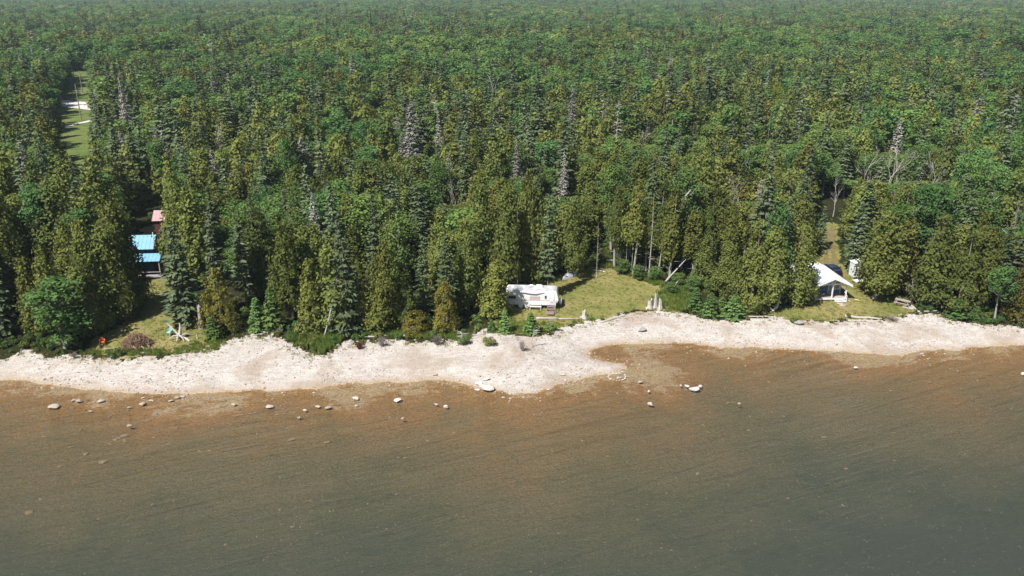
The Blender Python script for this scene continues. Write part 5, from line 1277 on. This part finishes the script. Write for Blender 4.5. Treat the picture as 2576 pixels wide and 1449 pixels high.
def shed():
    m = paint('white plank siding', (.74, .74, .76), (.58, .58, .62), 1.6, .7); e = empty('storage_shed', G(2161, 697), R(8), 'white upright storage shed half hidden behind the two trunked cedar', 'shed')
    for i in range(5):
        q = MB(); q.box(-1.0 + i * .29, -1.0 + i * .29 + .275, 0, .05, 0, 2.2 + .02 * (i % 2)); q.build('plank', m, e)
    q = MB(); q.box(-1.0, .43, .055, 1.3, 0, 2.15); q.build('wall', m, e)
    q = MB(); q.prism([(-1.08, 2.2), (.52, 2.40), (.52, 2.47), (-1.08, 2.27)], -.12, 1.4); q.build('roof', M_WHITE, e)
    q = MB(); q.box(-.75, -.55, -.03, -.004, .2, 1.8); q.build('door_batten', M_GLASS, e)
    t = empty('tarpaulin', G(2166, 706), 0.2, 'white crumpled tarpaulin on the ground at the foot of the shed', 'tarpaulin'); q = MB(); r = random.Random(3); vs_, fs = [], []
    for i in range(7):
        for j in range(5): vs_.append((-1.1 + i * .36 + r.uniform(-.1, .1), -.6 + j * .3 + r.uniform(-.1, .1), .08 + r.uniform(-.02, .16) - (.12 if i in (0, 6) or j in (0, 4) else 0)))
    q.add(vs_, [(i * 5 + j, (i + 1) * 5 + j, (i + 1) * 5 + j + 1, i * 5 + j + 1) for i in range(6) for j in range(4)]); q.build('sheet', M_WHITE, t)
shed()

# ------------------------------------------------------------------ blue roofed house and pink roofed shed
def ribbed_roof(e, x0, x1, y0, z0, y1, z1, m, name='roof', rib=.55):
    d = Vector((0, y1 - y0, z1 - z0)); n_ = Vector((0, -d.z, d.y)).normalized() * .08
    q = MB(); a = [(x0, y0, z0), (x1, y0, z0), (x1, y1, z1), (x0, y1, z1)]
    q.add(a + [tuple(Vector(v) + n_) for v in a], [(3, 2, 1, 0), (4, 5, 6, 7), (0, 1, 5, 4), (1, 2, 6, 5), (2, 3, 7, 6), (3, 0, 4, 7)]); rf = q.build(name, m, e)
    k = int((x1 - x0) / rib)
    for i in range(k + 1):
        xx = x0 + .05 + i * (x1 - x0 - .1) / k; q = MB(); q.tube([Vector((xx, y0, z0)) + n_ * 1.1, Vector((xx, y1, z1)) + n_ * 1.1], .03, 4); q.build('rib', m, rf)
    return rf
def blue_house():
    m = paint('light blue metal roof', (0.17, 0.37, 0.50), (0.20, 0.40, 0.52), 1.0, 0.45, 0.03); wall = paint('navy siding', (0.02, 0.028, 0.07), (0.03, 0.04, 0.09), 2, .7); dk = grained('deck wood', (.42, .38, .36), (.32, .28, .27))
    eu = onz(377, 626, 6.0); el = onz(388, 659, 4.45); zg = gz(eu.x, eu.y)
    e = empty('lake_house', (eu.x, eu.y, zg), R(5), 'navy house with light blue ribbed metal roofs among the trees', 'house')
    ze = 6.0 - zg; yl = el.y - eu.y; zl = 4.45 - zg; xr = 0.62
    ribbed_roof(e, -5.4, xr, -.35, ze, 1.75, ze + 1.65, m)
    ribbed_roof(e, -5.4, xr, 3.85, ze, 1.752, ze + 1.65, m)
    q = MB(); q.box(-5.1, xr - .3, 0, 3.5, -.2, ze + .02); q.build('wall', wall, e)
    q = MB(); M_ = Matrix.Rotation(math.pi / 2, 4, 'Z'); q.prism([(.02, ze + .02), (3.48, ze + .02), (1.75, ze + 1.58)], -(xr - .3), 5.1, M_); q.build('gable', wall, e)
    ribbed_roof(e, -5.4, xr + 1.05, yl, zl, -.004, zl + .78, m, 'porch_roof')
    for xs in (-5.2, -2.2, xr + .85):
        q = MB(); q.box(xs - .07, xs + .07, yl + .15, yl + .29, -.1, zl + .03); q.build('post', dk, e)
    for i in range(8):
        q = MB(); q.box(-5.3, xr + 1.0, yl + .1 + i * .24, yl + .1 + i * .24 + .22, .30, .36); q.build('deck_plank', dk, e)
    q = MB(); q.box(-5.3, xr + 1.0, yl + .02, yl + .09, 1.1, 1.2); q.build('railing', dk, e)
    for x0 in (-3.6, -1.4):
        q = MB(); q.box(x0, x0 + .9, -.03, -.004, .9, 2.0); f = q.build('window', M_GLASS, e)
    q = MB(); q.tube([(xr - .28, 1.0, ze + 1.0), (xr - .28, 1.2, ze + 2.25)], .07, 6); q.build('flue', M_WHITE, e)
    t = G(392, 688); o = link('rock', ROCKM[1]); o.location = t; o.scale = (.9, .6, .5); tag(o, 'whitish rock heap below the deck of the blue roofed house', 'rock')
blue_house()
def pink_shed():
    m = paint('pink metal roof', (0.42, 0.255, 0.27), (0.46, 0.29, 0.30), 1.0, 0.5, 0.03); wall = paint('dark red siding', (0.09, 0.03, 0.025), (0.12, 0.04, 0.03), 2, .8)
    b = onz(381.5, 557, 4.9); zg = gz(b.x, b.y); z0 = 4.9 - zg
    e = empty('shed', (b.x, b.y, zg), R(6), 'dark red shed with pink metal roof behind the blue roofed house', 'shed')
    ribbed_roof(e, 0, 4.4, 0, z0, 1.85, z0 + 1.45, m); ribbed_roof(e, 0, 4.4, 3.7, z0, 1.852, z0 + 1.45, m)
    q = MB(); q.box(.3, 4.1, .3, 3.4, -.1, z0 + .12); q.build('wall', wall, e)
    q = MB(); q.box(1.2, 2.1, .27, .297, 0, 1.9); q.build('door', paint('grey door', (.2, .2, .2), (.25, .25, .25), 3, .7), e)
    w = empty('firewood_stack', (b.x - .9, b.y - .6, gz(b.x - .9, b.y - .6)), R(6), 'low grey stack of split firewood at the foot of the pink roofed shed', 'firewood')
    r = random.Random(2)
    for j in range(3):
        for i in range(9 - j):
            q = MB(); q.tube([(-1.1 + i * .24 + j * .12, -.25, .11 + j * .2), (-1.1 + i * .24 + j * .12, .25, .11 + j * .2)], .1 * r.uniform(.85, 1.1), 6); q.build('firewood_log', M_DRIFT, w)
pink_shed()

# ------------------------------------------------------------------ utility poles along the lane
M_POLE = paint('weathered pole', (0.20, 0.18, 0.165), (0.27, 0.25, 0.235), 2, .9)
for bx, by, ty, lb in ((205, 303, 214, 'nearest utility pole standing beside the gravel road in the grassy lane'), (208, 234, 180, 'second utility pole behind the gravel road in the grassy lane'), (207.5, 177, 140, 'farthest utility pole at the dark end of the grassy lane')):
    p = G(bx, by); hh = z_at(p.y, ty) - p.z; e = empty('utility_pole', p, 0, lb, 'utility pole', 'utility poles along the grassy lane')
    q = MB(); q.tube([(0, 0, -.4), (0, 0, hh)], [.2, .13], 8); q.build('shaft', M_POLE, e)
    q = MB(); q.tube([(0, 0, hh), (0, 0, hh + .25)], [.05, .06], 6); q.build('insulator', M_WHITE, e)
    q = MB(); q.tube([(.26, 0, hh * .80), (.26, 0, hh * .80 + .8)], .2, 8); q.build('transformer', M_POLE, e)

# ------------------------------------------------------------------ haze
q = MB(); q.box(-5200, 5200, -380, 5600, -5.0, H + 6)
hz = q.build('haze', None); tag(hz, kind='stuff')
m, nt, out = new_mat('air haze'); pv = nt.nodes.new('ShaderNodeVolumePrincipled')
pv.inputs['Color'].default_value = (0.74, 0.92, 1.0, 1); pv.inputs['Density'].default_value = 0.00012; pv.inputs['Anisotropy'].default_value = 0.0
nt.links.new(pv.outputs[0], out.inputs['Volume']); hz.data.materials.append(m)
